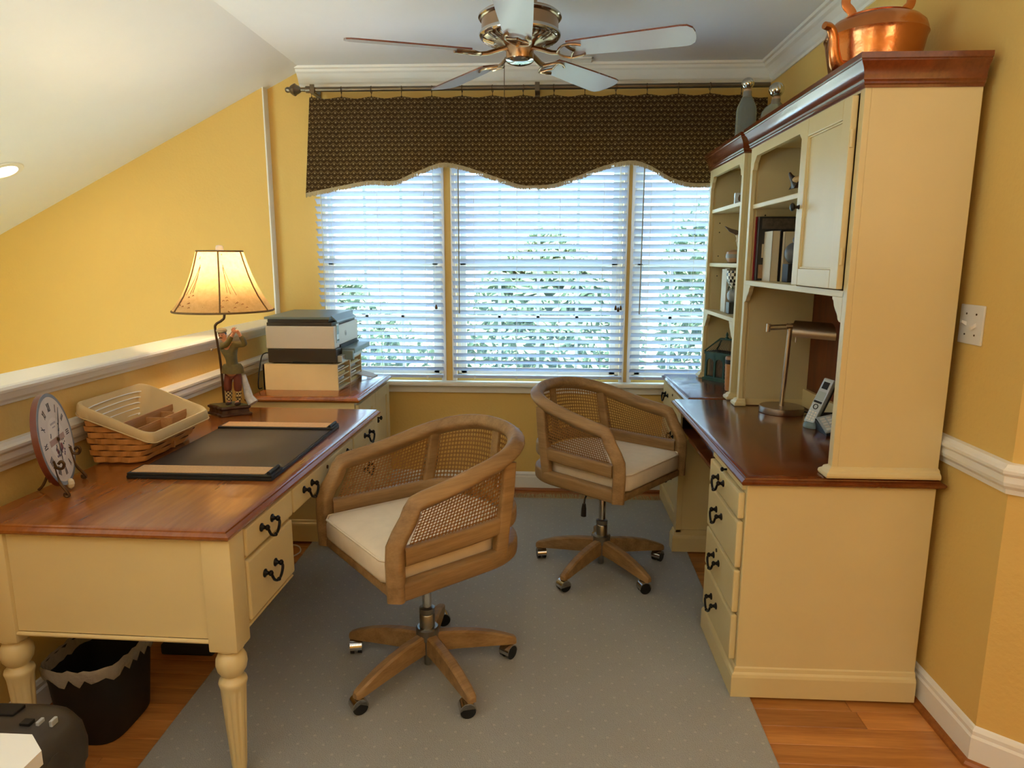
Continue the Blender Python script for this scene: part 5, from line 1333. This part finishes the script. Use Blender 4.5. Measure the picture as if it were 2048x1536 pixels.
    bm = NB(); tube(bm, smoothpath([(-1.455, 3.50, .960), (-1.478, 3.49, .962), (-1.492, 3.47, .945), (-1.498, 3.44, .87), (-1.498, 3.42, .79), (-1.498, 3.46, .779)], 5), .0032, 6)
    tag(obj('power_cord', bm, M['black'], None, True), 'black power cord hanging behind the printer', 'cord')
build_printer()
# ================================================================== things under the desk and on the floor
def build_floor_things():
    # bin with liner bag
    t = thing('waste_bin', 'black waste bin with crumpled clear bag liner under the writing desk', 'bin', (-1.385, 1.86, 0))
    D = lambda n, bm, m, p=t, s=True: obj(n, bm, m, p, s)
    def ring(cx, cy, a, b, z, n=48, f=None):
        out = []
        for i in range(n):
            th = 2*PI*i/n; c, s = math.cos(th), math.sin(th)
            k = (abs(c)**4+abs(s)**4)**-.25
            out.append((cx+a*c*k, cy+b*s*k, z+(f(i) if f else 0)))
        return out
    bm = NB(); rs = []
    for k, z in ((.86, .002), (.88, .01), (1.0, .20), (1.08, .258), (1.05, .258), (.97, .20), (.85, .015)):
        rs.append([bm.verts.new(p) for p in ring(-1.385, 1.880, .108*k, .135*k, z)])
    for a, b in zip(rs, rs[1:]):
        for i in range(48): bm.faces.new((a[i], a[(i+1) % 48], b[(i+1) % 48], b[i]))
    bm.faces.new(rs[0][::-1]); bm.faces.new(rs[-1]); D('bin_body', bm, M['black'])
    rng = random.Random(8); jit = [rng.uniform(-.010, .012) for _ in range(48)]
    m = plain('clear_bag_film', C(150, 140, 126), .25, var=.1, vs_=40, bs=60, bstr=.8, bd=.006)
    bm = NB(); rs = []
    for k, z, w_ in ((1.075, .220, 1.4), (1.10, .234, .6), (1.105, .258, .3), (1.08, .264, .4), (1.02, .25, .5), (.97, .18, .3)):
        rs.append([bm.verts.new(p) for p in ring(-1.385, 1.880, .108*k, .135*k, z, 48, lambda i: jit[i]*w_)])
    for a, b in zip(rs, rs[1:]):
        for i in range(48): bm.faces.new((a[i], a[(i+1) % 48], b[(i+1) % 48], b[i]))
    D('bag_liner', bm, m)
    # dark grey office machine in the corner
    t = thing('paper_shredder', 'dark grey plastic shredder with buttons in the lower left corner', 'shredder', (-1.255, 1.315, 0))
    G = plain('dark_grey_plastic', C(62, 56, 52), .4, var=.06)
    bm = NB(); rs = []
    def sec(k, z, dx=0): return ring(-1.255+dx, 1.315, .165*k, .140*k, z, 40)
    for k, z in ((.64, .004), (.66, .02), (.95, .22), (.96, .258), (1.0, .262), (1.02, .30), (.98, .345), (.88, .378), (.7, .393), (.2, .399)):
        rs.append([bm.verts.new(p) for p in sec(k, z)])
    for a, b in zip(rs, rs[1:]):
        for i in range(40): bm.faces.new((a[i], a[(i+1) % 40], b[(i+1) % 40], b[i]))
    bm.faces.new(rs[0][::-1]); bm.faces.new(rs[-1]); D2 = lambda n, bm, m, p=t, s=True: obj(n, bm, m, p, s); D2('shell', bm, G)
    D2('feed_slot', box(-1.31, -1.235, 1.365, 1.405, .385, .402, .003), M['black'], s=False)
    for (x, y, m_) in ((-1.185, 1.345, M['black']), (-1.158, 1.350, M['silver_plastic']), (-1.130, 1.355, M['silver_plastic'])):
        D2('button', box(x-.012 if m_ == M['black'] else x-.004, x+.012 if m_ == M['black'] else x+.004, y-.010, y+.010, .388, .403, .002), m_, s=False)
    bm = NB(); lathe(bm, [(.070, 0), (.072, .006), (.060, .012), (.02, .014)], (-1.10, 1.30, .28), 28, None, 0, Matrix.Rotation(PI/2, 3, 'Y') @ Matrix.Diagonal((1, .8, 1))); D2('side_cover', bm, G)
    # corner of a small white table close to the camera
    t = thing('side_table', 'cream painted small table whose corner shows at the bottom left edge', 'table', (-1.05, .86, 0.0115))
    TZ = .60
    bm = NB(); prism(bm, [(-1.32, .66), (-.90, .66), (-.878, .68), (-.878, 1.018), (-.925, 1.057), (-1.32, 1.057)], lambda a, b: (a, b, TZ-.027), lambda a, b: (a, b, TZ)); obj('table_top', bm, M['trim'], t)
    for (x, y) in ((-.93, .72), (-.93, .99), (-1.10, .72), (-1.10, .99)): obj('leg', box(x-.018, x+.018, y-.018, y+.018, .0115, TZ-.027, .003), M['trim'], t)
    # cable on the floor
    bm = NB(); tube(bm, smoothpath([(-1.55, 3.10, .004), (-1.40, 3.20, .004), (-1.28, 3.235, .004), (-1.225, 3.16, .004), (-1.26, 3.085, .004), (-1.36, 3.06, .004), (-1.50, 3.0, .004)], 8), .0035, 6)
    tag(obj('white_cable', bm, M['white_plastic'], None, True), 'white cable looped on the floor beside the storage cabinet', 'cable')
    bm = NB(); bx(bm, -1.42, -1.22, 2.24, 2.42, .0, .045, .012, 3)
    tag(obj('foot_rest', bm, plain('dark_blue_cloth', C(34, 38, 52), .8), None, True), 'dark blue low pad on the floor under the writing desk', 'pad')
build_floor_things()

# ================================================================== wall plates
def build_plates():
    t = thing('light_switch', 'two toggle light switch plate on the right wall', 'switch', (XR, 2.08, 1.262))
    obj('plate', box(XR-.006, XR, 2.024, 2.137, 1.205, 1.321, .003), M['white_plastic'], t)
    for i, y in enumerate((2.057, 2.104)):
        bm = NB(); up = 1 if i else -1
        prism(bm, [(XR-.006, 1.258), (XR-.006, 1.270), (XR-.020, 1.266+up*.009), (XR-.020, 1.258+up*.009)], lambda a, b: (a, y-.004, b), lambda a, b: (a, y+.004, b)); obj('toggle', bm, M['white_plastic'], t)
        for z in (1.233, 1.294): 
            bm = NB(); lathe(bm, [(.003, 0), (.003, .0012)], (XR-.006, y, z), 8, None, 0, Matrix.Rotation(-PI/2, 3, 'Y')); obj('screw', bm, M['brass'], t)
    t = thing('wall_outlet', 'white duplex outlet on the wall below the windows', 'outlet', (-.20, YB, .35))
    obj('plate', box(-.235, -.165, YB-.006, YB, .292, .408, .003), M['white_plastic'], t)
    for z in (.328, .372):
        s = obj('socket', box(-.216, -.184, YB-.008, YB-.006, z-.016, z+.016, .002), M['white_plastic'], t)
        for x in (-.207, -.193): obj('slot', box(x-.0012, x+.0012, YB-.0085, YB-.008, z-.003, z+.008), M['black'], s)
        obj('slot', box(-.2025, -.1975, YB-.0085, YB-.008, z-.011, z-.006), M['black'], s)
build_plates()

# ================================================================== on the hutch tops
def build_kettle():
    cx, cy, z0 = 1.046, 2.42, 2.0175
    t = thing('copper_kettle', 'large hammered copper kettle on top of the desk hutch', 'kettle', (cx, cy, z0))
    D = lambda n, bm, m=M['copper'], p=t, s=True: obj(n, bm, m, p, s)
    bm = NB(); lathe(bm, [(.01, z0), (.110, z0), (.122, z0+0.0050), (.132, z0+0.0420), (.142, z0+0.0924), (.148, z0+0.1260), (.151, z0+0.1327), (.153, z0+0.1369), (.150, z0+0.1411), (.149, z0+0.1495), (.143, z0+0.1663), (.125, z0+0.1831), (.100, z0+0.1932), (.098, z0+0.1949)], (cx, cy, 0), 64); D('body', bm)
    bm = NB(); lathe(bm, [(.100, z0+0.1915), (.103, z0+0.1957), (.09, z0+0.2016), (.05, z0+0.2083), (.02, z0+0.2100)], (cx, cy, 0), 40); l = D('lid', bm)
    bm = NB(); lathe(bm, [(.004, z0+0.2083), (.005, z0+0.2150), (.013, z0+0.2201), (.013, z0+0.2234), (.004, z0+0.2260)], (cx, cy, 0), 16); D('lid_knob', bm, M['brass'], l)
    bm = NB(); P = smoothpath([(cx-.118, cy-.075, z0+0.0252), (cx-.150, cy-.090, z0+0.0336), (cx-.166, cy-.100, z0+0.0714), (cx-.172, cy-.105, z0+0.1092), (cx-.186, cy-.112, z0+0.1344), (cx-.208, cy-.122, z0+0.1394)], 6)
    n = len(P); tube(bm, P, .024, 14, scale=[1-.55*(i/(n-1))**.8 for i in range(n)]); D('spout', bm)
    bm = NB()
    for s in (-1, 1):
        P = smoothpath([(cx+s*.082, cy, z0+0.1898), (cx+s*.078, cy, z0+0.2058), (cx+s*.086, cy, z0+0.2201), (cx+s*.100, cy, z0+0.2352), (cx+s*.100, cy, z0+0.2604), (cx+s*.085, cy, z0+0.2898), (cx+s*.06, cy, z0+0.3041), (cx, cy, z0+0.3091)], 5)
        sweep(bm, P, rrect(.014, .003, .002), up=(0, 1, 0))
    D('handle', bm)
build_kettle()

def build_bottles():
    z0 = 2.0175
    for (cx, cy, rb, H, rr, lab) in ((.968, 3.60, .048, .243, .030, 'taller frosted ribbed bottle with mercury glass stopper on the bookcase hutch'), (1.068, 3.47, .064, .178, .036, 'squatter frosted bottle with larger mercury glass stopper, nearer the computer desk')):
        t = thing('glass_bottle', lab, 'bottle', (cx, cy, z0), 0, 'stoppered bottles on the hutch top')
        rn = .020
        bm = NB(); rib = lambda a, z: 1+.02*math.cos(16*a)
        lathe(bm, [(rb*.3, z0), (rb*.95, z0), (rb, z0+.006), (rb, z0+H*.62), (rb*.93, z0+H*.70), (rb*.72, z0+H*.80), (rn*1.15, z0+H*.90), (rn, z0+H*.93), (rn, z0+H), (rn*.8, z0+H)], (cx, cy, 0), 48, rib); obj('bottle_body', bm, M['bottle'], t, True)
        bm = NB(); lathe(bm, [(rn*.85, z0+H-.025), (rn*.95, z0+H+.002), (rn*.95, z0+H+.010)], (cx, cy, 0), 16); obj('cork', bm, plain('cork', C(190, 150, 110), .8, var=.1, vs_=60), t, True)
        bm = NB(); m = 12
        prof = [(max(.004, rr*math.sin(PI*i/m)), z0+H+.010+rr*.92*(1-math.cos(PI*i/m))) for i in range(m+1)]
        lathe(bm, prof, (cx, cy, 0), 64, lambda a, z: 1-.06*abs(math.cos(8*a))); obj('stopper', bm, M['mercury'], t, True)
build_bottles()

# ================================================================== in the hutches
def book(name, x0, x1, y0, y1, z, h, cover, label, spine='-y', art=None):
    t = thing(name, label, 'book', ((x0+x1)/2, (y0+y1)/2, z), 0, 'books in the hutches')
    g = .0025
    bm = NB()
    if spine == '-y':     # boards on x sides, spine faces the camera
        bx(bm, x0, x0+g, y0, y1, z, z+h, .0006); bx(bm, x1-g, x1, y0, y1, z, z+h, .0006); bx(bm, x0, x1, y0, y0+g, z, z+h, .0006)
        pg = box(x0+g, x1-g, y0+g, y1-.004, z+.004, z+h-.004)
    else:                 # boards on y sides, spine on -x
        bx(bm, x0, x1, y0, y0+g, z, z+h, .0006); bx(bm, x0, x1, y1-g, y1, z, z+h, .0006); bx(bm, x0, x0+g, y0, y1, z, z+h, .0006)
        pg = box(x0+g, x1-.004, y0+g, y1-g, z+.004, z+h-.004)
    obj('cover', bm, cover, t); obj('pages', pg, M['paper'], t)
    if art:
        for (a0, a1, c0, c1, m) in art:
            if spine == '-y': obj('cover_print', box(a0, a1, y0-.0006, y0, z+c0, z+c1), m, t)
            else: obj('cover_print', box(a0, a1, y0-.0006, y0, z+c0, z+c1), m, t)
    return t
def build_shelf_things():
    zs = 1.3585
    dark = plain('dark_jacket', C(38, 32, 32), .35, var=.45, vs_=22); red = plain('red_cloth', C(158, 24, 40), .5); cream = plain('cream_jacket', C(206, 190, 158), .5, var=.05)
    black = plain('black_jacket', C(26, 22, 24), .35, var=.3, vs_=26); navy = plain('navy_jacket', C(34, 36, 62), .4); grn = plain('picture_green', C(84, 96, 62), .5, var=.4, vs_=40); tan = plain('picture_tan', C(170, 130, 92), .5, var=.25, vs_=30)
    book('book', .925, 1.165, 3.165, 3.181, zs, .280, red, 'tall red cloth book at the far end of the hutch shelf', 'x')
    book('book', .928, 1.170, 3.130, 3.163, zs, .278, dark, 'tall dark patterned book in front of the red one', 'x', [(.935, .965, .01, .07, tan), (.94, 1.16, .225, .270, plain('dark_frieze', C(92, 78, 66), .5, var=.6, vs_=60)), (.945, .960, .10, .16, cream)])
    book('book', .952, .985, 3.015, 3.125, zs, .212, cream, 'cream spined book on the hutch shelf', '-y')
    book('book', .986, 1.008, 3.01, 3.125, zs, .216, black, 'thin black book next to the cream spined book', '-y')
    book('book', .992, 1.10, 2.978, 3.005, zs, .208, cream, 'pale book with a landscape picture cover on the hutch shelf', 'x', [(1.012, 1.098, .008, .075, tan), (1.012, 1.098, .078, .125, grn), (1.03, 1.08, .155, .180, plain('grey_motif', C(160, 152, 132), .6))])
    t = thing('sculpture', 'dark grey ball sculpture on a black block in the hutch', 'sculpture', (1.02, 2.93, zs))
    st = plain('dark_grey_stone', C(92, 94, 96), .4, var=.15, vs_=20)
    obj('block', box(.985, 1.055, 2.895, 2.965, zs, zs+.075, .003), M['black'], t)
    bm = NB(); ball(bm, (1.02, 2.93, zs+.118), .045, 20, 14, .9, .9, 1); ball(bm, (1.03, 2.92, zs+.172), .022, 14, 10, 1.2, 1, .8); obj('stone_ball', bm, st, t, True)
    # hen figurine on the upper shelf
    z = 1.6925; t = thing('hen_figurine', 'small black and cream hen figurine on the upper hutch shelf', 'figurine', (1.02, 2.91, z))
    J = [((1.02, 2.91, z+.052), .030), ((1.0, 2.91, z+.062), .026), ((1.035, 2.91, z+.065), .022), ((1.045, 2.91, z+.095), .013), ((1.046, 2.91, z+.115), .013), ((.978, 2.91, z+.085), .010), ((.968, 2.91, z+.105), .005)]
    o = obj('hen_body', skin_mesh('hen', J, [(0, 1), (0, 2), (2, 3), (3, 4), (1, 5), (5, 6)]), plain('hen_black', C(44, 30, 24), .4, var=.2, vs_=30), t, True)
    bm = NB(); ball(bm, (1.012, 2.900, z+.074), .030, 14, 10, 1.15, .95, .6); obj('hen_wing', bm, plain('hen_cream', C(196, 164, 112), .5, var=.15, vs_=40), t, True)
    bm = NB(); ball(bm, (1.05, 2.91, z+.133), .009, 8, 6, 1.3, .4, .8); tube(bm, [(1.056, 2.91, z+.116), (1.066, 2.91, z+.114)], .004, 6, scale=[1, .2]); obj('comb', bm, plain('hen_red', C(150, 60, 30), .5), t, True)
    bm = NB(); lathe(bm, [(.026, z), (.024, z+.006), (.010, z+.010), (.010, z+.025)], (1.02, 2.91, 0), 16); obj('foot', bm, plain('hen_foot', C(176, 134, 92), .5), t, True)
    # ---- bookcase hutch
    z = 1.7225; t = thing('picture_tile', 'small white tile with a bird picture on the top bookcase shelf', 'tile', (.985, 3.60, z))
    tl = obj('tile', box(.936, 1.008, 3.595, 3.61, z, z+.058, .002), plain('glazed_white', C(206, 214, 226), .2), t)
    bm = NB(); ball(bm, (.958, 3.594, z+.030), .010, 10, 8, .7, .12, 1.3); ball(bm, (.960, 3.594, z+.044), .005, 8, 6, 1, .2, 1); obj('bird_print', bm, plain('brown_glaze', C(118, 92, 70), .4), tl, True)
    z = 1.4325; t = thing('eagle_pot', 'tan lidded pot with a spread wing eagle on the middle bookcase shelf', 'figurine', (.985, 3.72, z))
    bm = NB(); lathe(bm, [(.022, z), (.034, z+.004), (.043, z+.022), (.044, z+.040), (.040, z+.058), (.026, z+.068), (.010, z+.070)], (.985, 3.72, 0), 28); p = obj('pot', bm, plain('tan_clay', C(178, 138, 102), .4, var=.1, vs_=20), t, True)
    bm = NB(); lathe(bm, [(.0445, z+.026), (.0455, z+.032), (.0445, z+.046)], (.985, 3.72, 0), 28); obj('grey_band', bm, plain('grey_glaze', C(140, 136, 126), .35), p, True)
    J = [((1.005, 3.72, z+.100), .013), ((1.0, 3.72, z+.080), .011), ((1.0, 3.715, z+.125), .012), ((.990, 3.712, z+.142), .009), ((.982, 3.71, z+.140), .005), ((1.02, 3.72, z+.14), .008)]
    obj('eagle_body', skin_mesh('eagle', J, [(1, 0), (0, 2), (2, 3), (3, 4), (0, 5)]), plain('pale_feather', C(200, 184, 160), .5, var=.12, vs_=40), t, True)
    for s in (0, 1):
        bm = NB(); pts = [(.0, 0), (.012, .030), (-.010, .045), (-.040, .052), (-.075, .066), (-.050, .038), (-.018, .022)] if s == 0 else [(0, 0), (.015, .035), (.05, .055), (.085, .065), (.06, .035), (.02, .012)]
        prism(bm, pts, lambda a, b: (1.0+a, 3.717, z+.125+b), lambda a, b: (1.0+a, 3.723+.004, z+.125+b)); obj('wing', bm, plain('brown_feather', C(96, 78, 66), .5, var=.2, vs_=60), t)
    z = 1.1725
    w1 = plain('off_white_jacket', C(206, 196, 172), .5, var=.05)
    book('book', .945, .957, 3.70, 3.80, z, .228, w1, 'thin off white book, outermost of three on the low bookcase shelf', '-y')
    book('book', .958, .972, 3.70, 3.80, z, .232, cream, 'thin cream book, middle of three on the low bookcase shelf', '-y')
    book('book', .973, .998, 3.69, 3.80, z, .226, w1, 'thicker off white book, innermost of three on the low bookcase shelf', '-y')
    t = thing('checkered_vase', 'black and white checkered vase with grey ball foot on the low bookcase shelf', 'vase', (.972, 3.64, z))
    m, nt, b = mat0('black_white_check', .3); tc = nt.add('ShaderNodeTexCoord'); ck = nt.add('ShaderNodeTexChecker', ins={'Scale': 62}); ck.inputs[1].default_value = C(235, 232, 222); ck.inputs[2].default_value = C(22, 22, 24); nt.l.new(tc.outputs['Object'], ck.inputs[0]); nt.l.new(ck.outputs[0], b.inputs['Base Color'])
    obj('block', box(.941, 1.003, 3.61, 3.67, z, z+.06, .003), plain('slate_block', C(70, 74, 72), .4), t)
    bm = NB(); ball(bm, (.972, 3.64, z+.093), .036, 16, 10); obj('grey_ball', bm, plain('pale_grey_ball', C(150, 156, 158), .3), t, True)
    bm = NB(); lathe(bm, [(.014, z+.128), (.020, z+.135), (.038, z+.165), (.044, z+.20), (.042, z+.222)], (.972, 3.64, 0), 20); obj('checkered_bowl', bm, m, t, True)
    bm = NB(); rng = random.Random(6)
    for i in range(14):
        a = rng.uniform(0, 2*PI); tube(bm, [(.972+.015*math.cos(a), 3.64+.015*math.sin(a), z+.150), (.972+.03*math.cos(a), 3.64+.03*math.sin(a), z+.135), (.972+.034*math.cos(a), 3.64+.034*math.sin(a), z+.118)], .004, 5, scale=[.5, 1, .2])
    obj('green_garland', bm, plain('dark_green_leaf', C(84, 92, 52), .6), t, True)
    # ---- birdcage
    z = .7785; A = Vector((.898, 3.888)); u = Vector((.60, -.80)); v = Vector((.80, .60)); Lu, Lv = .205, .105
    t = thing('birdcage', 'dark green wooden birdcage lantern with arched openings on the file cabinet', 'birdcage', (1.0, 3.85, z))
    gr = plain('dark_green_paint', C(34, 74, 62), .45, var=.12, vs_=20)
    D = lambda n, bm, m=gr, p=t, s=False: obj(n, bm, m, p, s)
    Pt = lambda a, b, zz: (A.x+u.x*a+v.x*b, A.y+u.y*a+v.y*b, zz)
    def bxx(a0, a1, b0, b1, z0, z1):
        bm = NB(); prism(bm, [(a0, b0), (a1, b0), (a1, b1), (a0, b1)], lambda p, q: Pt(p, q, z0), lambda p, q: Pt(p, q, z1)); return bm
    D('base', bxx(-.008, Lu, -.008, Lv, z, z+.014)); D('base_step', bxx(0, Lu-.004, 0, Lv-.004, z+.014, z+.022))
    D('cornice', bxx(-.004, Lu, -.004, Lv, z+.148, z+.162))
    for a in (0, .062, .125, .188): D('post', bxx(a, a+.012, 0, .010, z+.022, z+.15)); D('post', bxx(a, a+.012, Lv-.014, Lv-.004, z+.022, z+.15))
    for a in (.012, .074, .137):     # arched heads
        bm = NB(); w_ = .050; poly = [(a, .128), (a, .100)]+[(a+w_/2-w_/2*math.cos(th), .100+.022*math.sin(th)) for th in [PI*i/10 for i in range(11)]]+[(a+w_, .100), (a+w_, .128)]
        for i in range(11):
            th0, th1 = PI*i/10, PI*(i+1)/10
            if i == 10: break
            q = [(a+w_/2-w_/2*math.cos(th0), .100+.024*math.sin(th0)), (a+w_/2-w_/2*math.cos(th1), .100+.024*math.sin(th1))]
            prism(bm, [q[0], q[1], (q[1][0], .130), (q[0][0], .130)], lambda p, s: Pt(p, .001, z+s), lambda p, s: Pt(p, .009, z+s))
        D('arch', bm)
        bm = NB()
        for i in range(5): x = a+.006+i*.0095; tube(bm, [Pt(x, .006, z+.022), Pt(x, .006, z+.12)], .0009, 5)
        D('cage_wire', bm, M['brass'])
    D('head_board', bxx(0, Lu-.004, 0, .010, z+.128, z+.15)); D('rear_board', bxx(0, Lu-.004, Lv-.014, Lv-.004, z+.022, z+.15), M['black'])
    D('inner_lining', bxx(.012, Lu-.02, .030, .034, z+.022, z+.13), plain('cage_contents', C(120, 96, 72), .7, var=.3, vs_=60))
    # roof with wires
    ca, cb = Lu/2, Lv/2; apex = .235
    bm = NB(); pts = [Pt(-.004, -.004, z+.162), Pt(Lu, -.004, z+.162), Pt(Lu, Lv, z+.162), Pt(-.004, Lv, z+.162)]; tp = [Pt(ca-.04, cb-.008, z+apex), Pt(ca+.04, cb-.008, z+apex), Pt(ca+.04, cb+.008, z+apex), Pt(ca-.04, cb+.008, z+apex)]
    for i in range(4): tube(bm, [pts[i], tp[i]], .005, 6); tube(bm, [tp[i], tp[(i+1) % 4]], .005, 6)
    bx(bm, 0, .001, 0, .001, z, z+.001) if False else None
    D('roof_frame', bm, s=True); bm = NB()
    for i in range(15):
        k = (i+.5)/15; p0 = [pts[0][j]+(pts[1][j]-pts[0][j])*k for j in range(3)]; p1 = [tp[0][j]+(tp[1][j]-tp[0][j])*k for j in range(3)]; tube(bm, [p0, p1], .0013, 5)
    D('roof_wire', bm, M['dark_plastic']); D('roof_lining', bxx(.02, Lu-.02, .03, Lv-.02, z+.163, z+.166), M['black'])
    bm = NB(); lathe(bm, [(.010, z+apex), (.012, z+apex+.008), (.005, z+apex+.014), (.008, z+apex+.026), (.002, z+apex+.04)], (Pt(ca, cb, 0)[0], Pt(ca, cb, 0)[1], 0), 12); D('finial', bm, gr, t, True)
    # ---- woven canister
    t = thing('woven_canister', 'honey coloured woven canister with wooden lid beside the birdcage', 'canister', (.958, 3.545, z))
    bm = NB(); lathe(bm, [(.024, z), (.028, z+.003)]+[(.0285+.006*i/14+(.0012 if i % 2 else -.0006), z+.006+.136*i/14) for i in range(15)]+[(.034, z+.145)], (.958, 3.545, 0), 40, lambda a, zz: 1+.022*math.sin(14*a+PI*round((zz-z-.006)/.0097))); obj('woven_body', bm, M['weave'], t, True)
    bm = NB(); lathe(bm, [(.0345, z+.142), (.0352, z+.146), (.0352, z+.160), (.0345, z+.164)], (.958, 3.545, 0), 32); obj('black_band', bm, M['black'], t, True)
    bm = NB(); lathe(bm, [(.0345, z+.163), (.0345, z+.174), (.030, z+.180), (.015, z+.183)], (.958, 3.545, 0), 32); obj('lid', bm, plain('lid_wood', C(160, 112, 76), .5), t, True)
build_shelf_things()

# ================================================================== desk lamp and telephone
def build_desk_lamp():
    cx, cy, z = 1.052, 3.045, .7785
    t = thing('desk_lamp', 'brushed nickel swing arm desk lamp on the computer desk', 'lamp', (cx, cy, z))
    D = lambda n, bm, m=M['nickel'], p=t, s=True: obj(n, bm, m, p, s)
    bm = NB(); lathe(bm, [(.094, z), (.095, z+.002), (.095, z+.026), (.092, z+.029), (.012, z+.030)], (cx, cy, 0), 56); D('base', bm)
    bm = NB(); tube(bm, [(cx, cy, z+.029), (cx+.012, cy, 1.150)], .0105, 16); D('pole', bm)
    bm = NB(); tube(bm, [(cx+.012, cy, 1.145), (cx+.012, cy, 1.176)], .013, 14); tube(bm, [(cx-.004, cy, 1.164), (cx+.050, cy-.012, 1.166)], .013, 14); D('joint', bm)
    bm = NB()
    for dz, dy in ((.008, 0), (-.010, .018)): tube(bm, [(cx+.004, cy+dy*.3, 1.162+dz), (.976, cy+dy, 1.158+dz)], .0038, 8)
    D('swing_arm', bm)
    bm = NB(); tube(bm, [(.973, cy+.008, 1.138), (.973, cy+.008, 1.174)], .009, 12); D('arm_elbow', bm)
    # trough shade along an axis toward the right and the viewer
    a = Vector((cx+.030, cy-.004, 1.132)); d = Vector((.155, -.085, -.006)); dn = d.normalized(); sd = dn.cross(Vector((0, 0, 1))).normalized()
    prof = [(.052*math.cos(th), .052*math.sin(th)+.006) for th in [R(-18+i*(216/18)) for i in range(19)]]
    bm = NB(); rows = []
    for k in (0, .25, .5, .75, 1): rows.append([bm.verts.new(a+d*k+sd*p+Vector((0, 0, q))) for p, q in prof])
    for r0, r1 in zip(rows, rows[1:]):
        for i in range(len(prof)-1): bm.faces.new((r0[i], r0[i+1], r1[i+1], r1[i]))
    bm.faces.new(rows[0]); bmesh.ops.solidify(bm, geom=bm.faces[:], thickness=.0018); sh = D('shade', bm, s=30)
    bm = NB(); tube(bm, [a+d*.1+Vector((0, 0, .012)), a+d*.75+Vector((0, 0, .012))], .011, 10); D('bulb', bm, M['white_plastic'], sh)
    bm = NB(); tube(bm, [a+d*.08+sd*.03+Vector((0, 0, -.008)), a+d*.08+sd*.03+Vector((0, 0, -.034))], .0028, 8); D('switch_stem', bm, M['nickel'], sh)
    bm = NB(); tube(bm, smoothpath([(cx+.09, cy-.01, z+.006), (cx+.115, cy-.03, z+.004), (cx+.135, cy-.05, z+.004), (cx+.15, cy-.02, z+.004)], 5), .003, 6); D('cord', bm, M['black'])
build_desk_lamp()
def build_phone():
    z = .7785
    t = thing('cordless_phone', 'silver cordless phone handset leaning in a black charging base with keypad', 'phone', (1.11, 2.70, z))
    D = lambda n, bm, m, p=t, s=False: obj(n, bm, m, p, s)
    bm = NB(); prism(bm, [(2.62, z), (2.80, z), (2.80, z+.055), (2.70, z+.030), (2.62, z+.010)], lambda y, zz: (1.085, y, zz), lambda y, zz: (1.190, y, zz)); D('charging_base', bm, M['rubber'])
    # sloping keypad plate
    n = Vector((-.25, -.35, 1)).normalized()
    o = Vector((1.078, 2.612, z+.012)); e1 = Vector((.105, .0, .026)); e2 = Vector((.0, .10, .036)); nn = e1.cross(e2).normalized()
    Q = lambda a, b, d=0: tuple(o+e1*a+e2*b+nn*d)
    bm = NB(); prism(bm, [(0, 0), (1, 0), (1, 1), (0, 1)], lambda a, b: Q(a, b, 0), lambda a, b: Q(a, b, .006)); kp = D('keypad_plate', bm, M['silver_plastic'])
    for i in range(4):
        for j in range(5):
            bm = NB(); a0, b0 = .08+.22*i, .08+.17*j; prism(bm, [(a0, b0), (a0+.16, b0), (a0+.16, b0+.11), (a0, b0+.11)], lambda a, b: Q(a, b, .006), lambda a, b: Q(a, b, .0085)); D('key', bm, M['white_plastic'], kp)
    # handset leaning back to the right
    b0 = Vector((1.072, 2.765, z+.016)); ax = Vector((.078, .018, .180)).normalized(); fr = Vector((-.80, -.50, .40)); fr = (fr-ax*fr.dot(ax)).normalized(); sd = ax.cross(fr).normalized()
    def HB(l0, l1, w_, d0, d1, m, nm, p=t, bv=.003):
        bm = NB(); bx(bm, -w_, w_, d0, d1, l0, l1, bv, 2)
        Mx = Matrix((sd, fr, ax)).transposed().to_4x4(); Mx.translation = b0; bm.transform(Mx); return D(nm, bm, m, p)
    h = HB(0, .196, .024, -.012, .010, M['silver_plastic'], 'handset', bv=.006)
    HB(.004, .19, .0255, -.020, -.010, M['rubber'], 'handset_back', h)
    HB(.150, .180, .014, .010, .0112, M['black'], 'earpiece', h, .0003); HB(.100, .138, .019, .010, .0112, plain('phone_display', C(178, 188, 184), .15), 'display', h, .0003); HB(.088, .097, .019, .010, .0116, M['black'], 'soft_keys', h, .0003)
    bm = NB(); c = b0+ax*.072+fr*.011; tube(bm, [tuple(c+sd*(.010*math.cos(2*PI*i/16))+ax*(.010*math.sin(2*PI*i/16))) for i in range(16)], .0018, 5, closed=True); D('navigation_ring', bm, M['black'], h)
    for j in range(4):
        for i in range(3): HB(.012+.011*j, .019+.011*j, .004, .010, .0114, M['white_plastic'], 'key', h, .0003).location += sd*((i-1)*.013)
    bm = NB(); lathe(bm, [(.034, z), (.036, z+.004), (.034, z+.016), (.026, z+.024)], (1.085, 2.765, 0), 24); D('handset_cradle', bm, M['teal_plastic'], t, True)
build_phone()
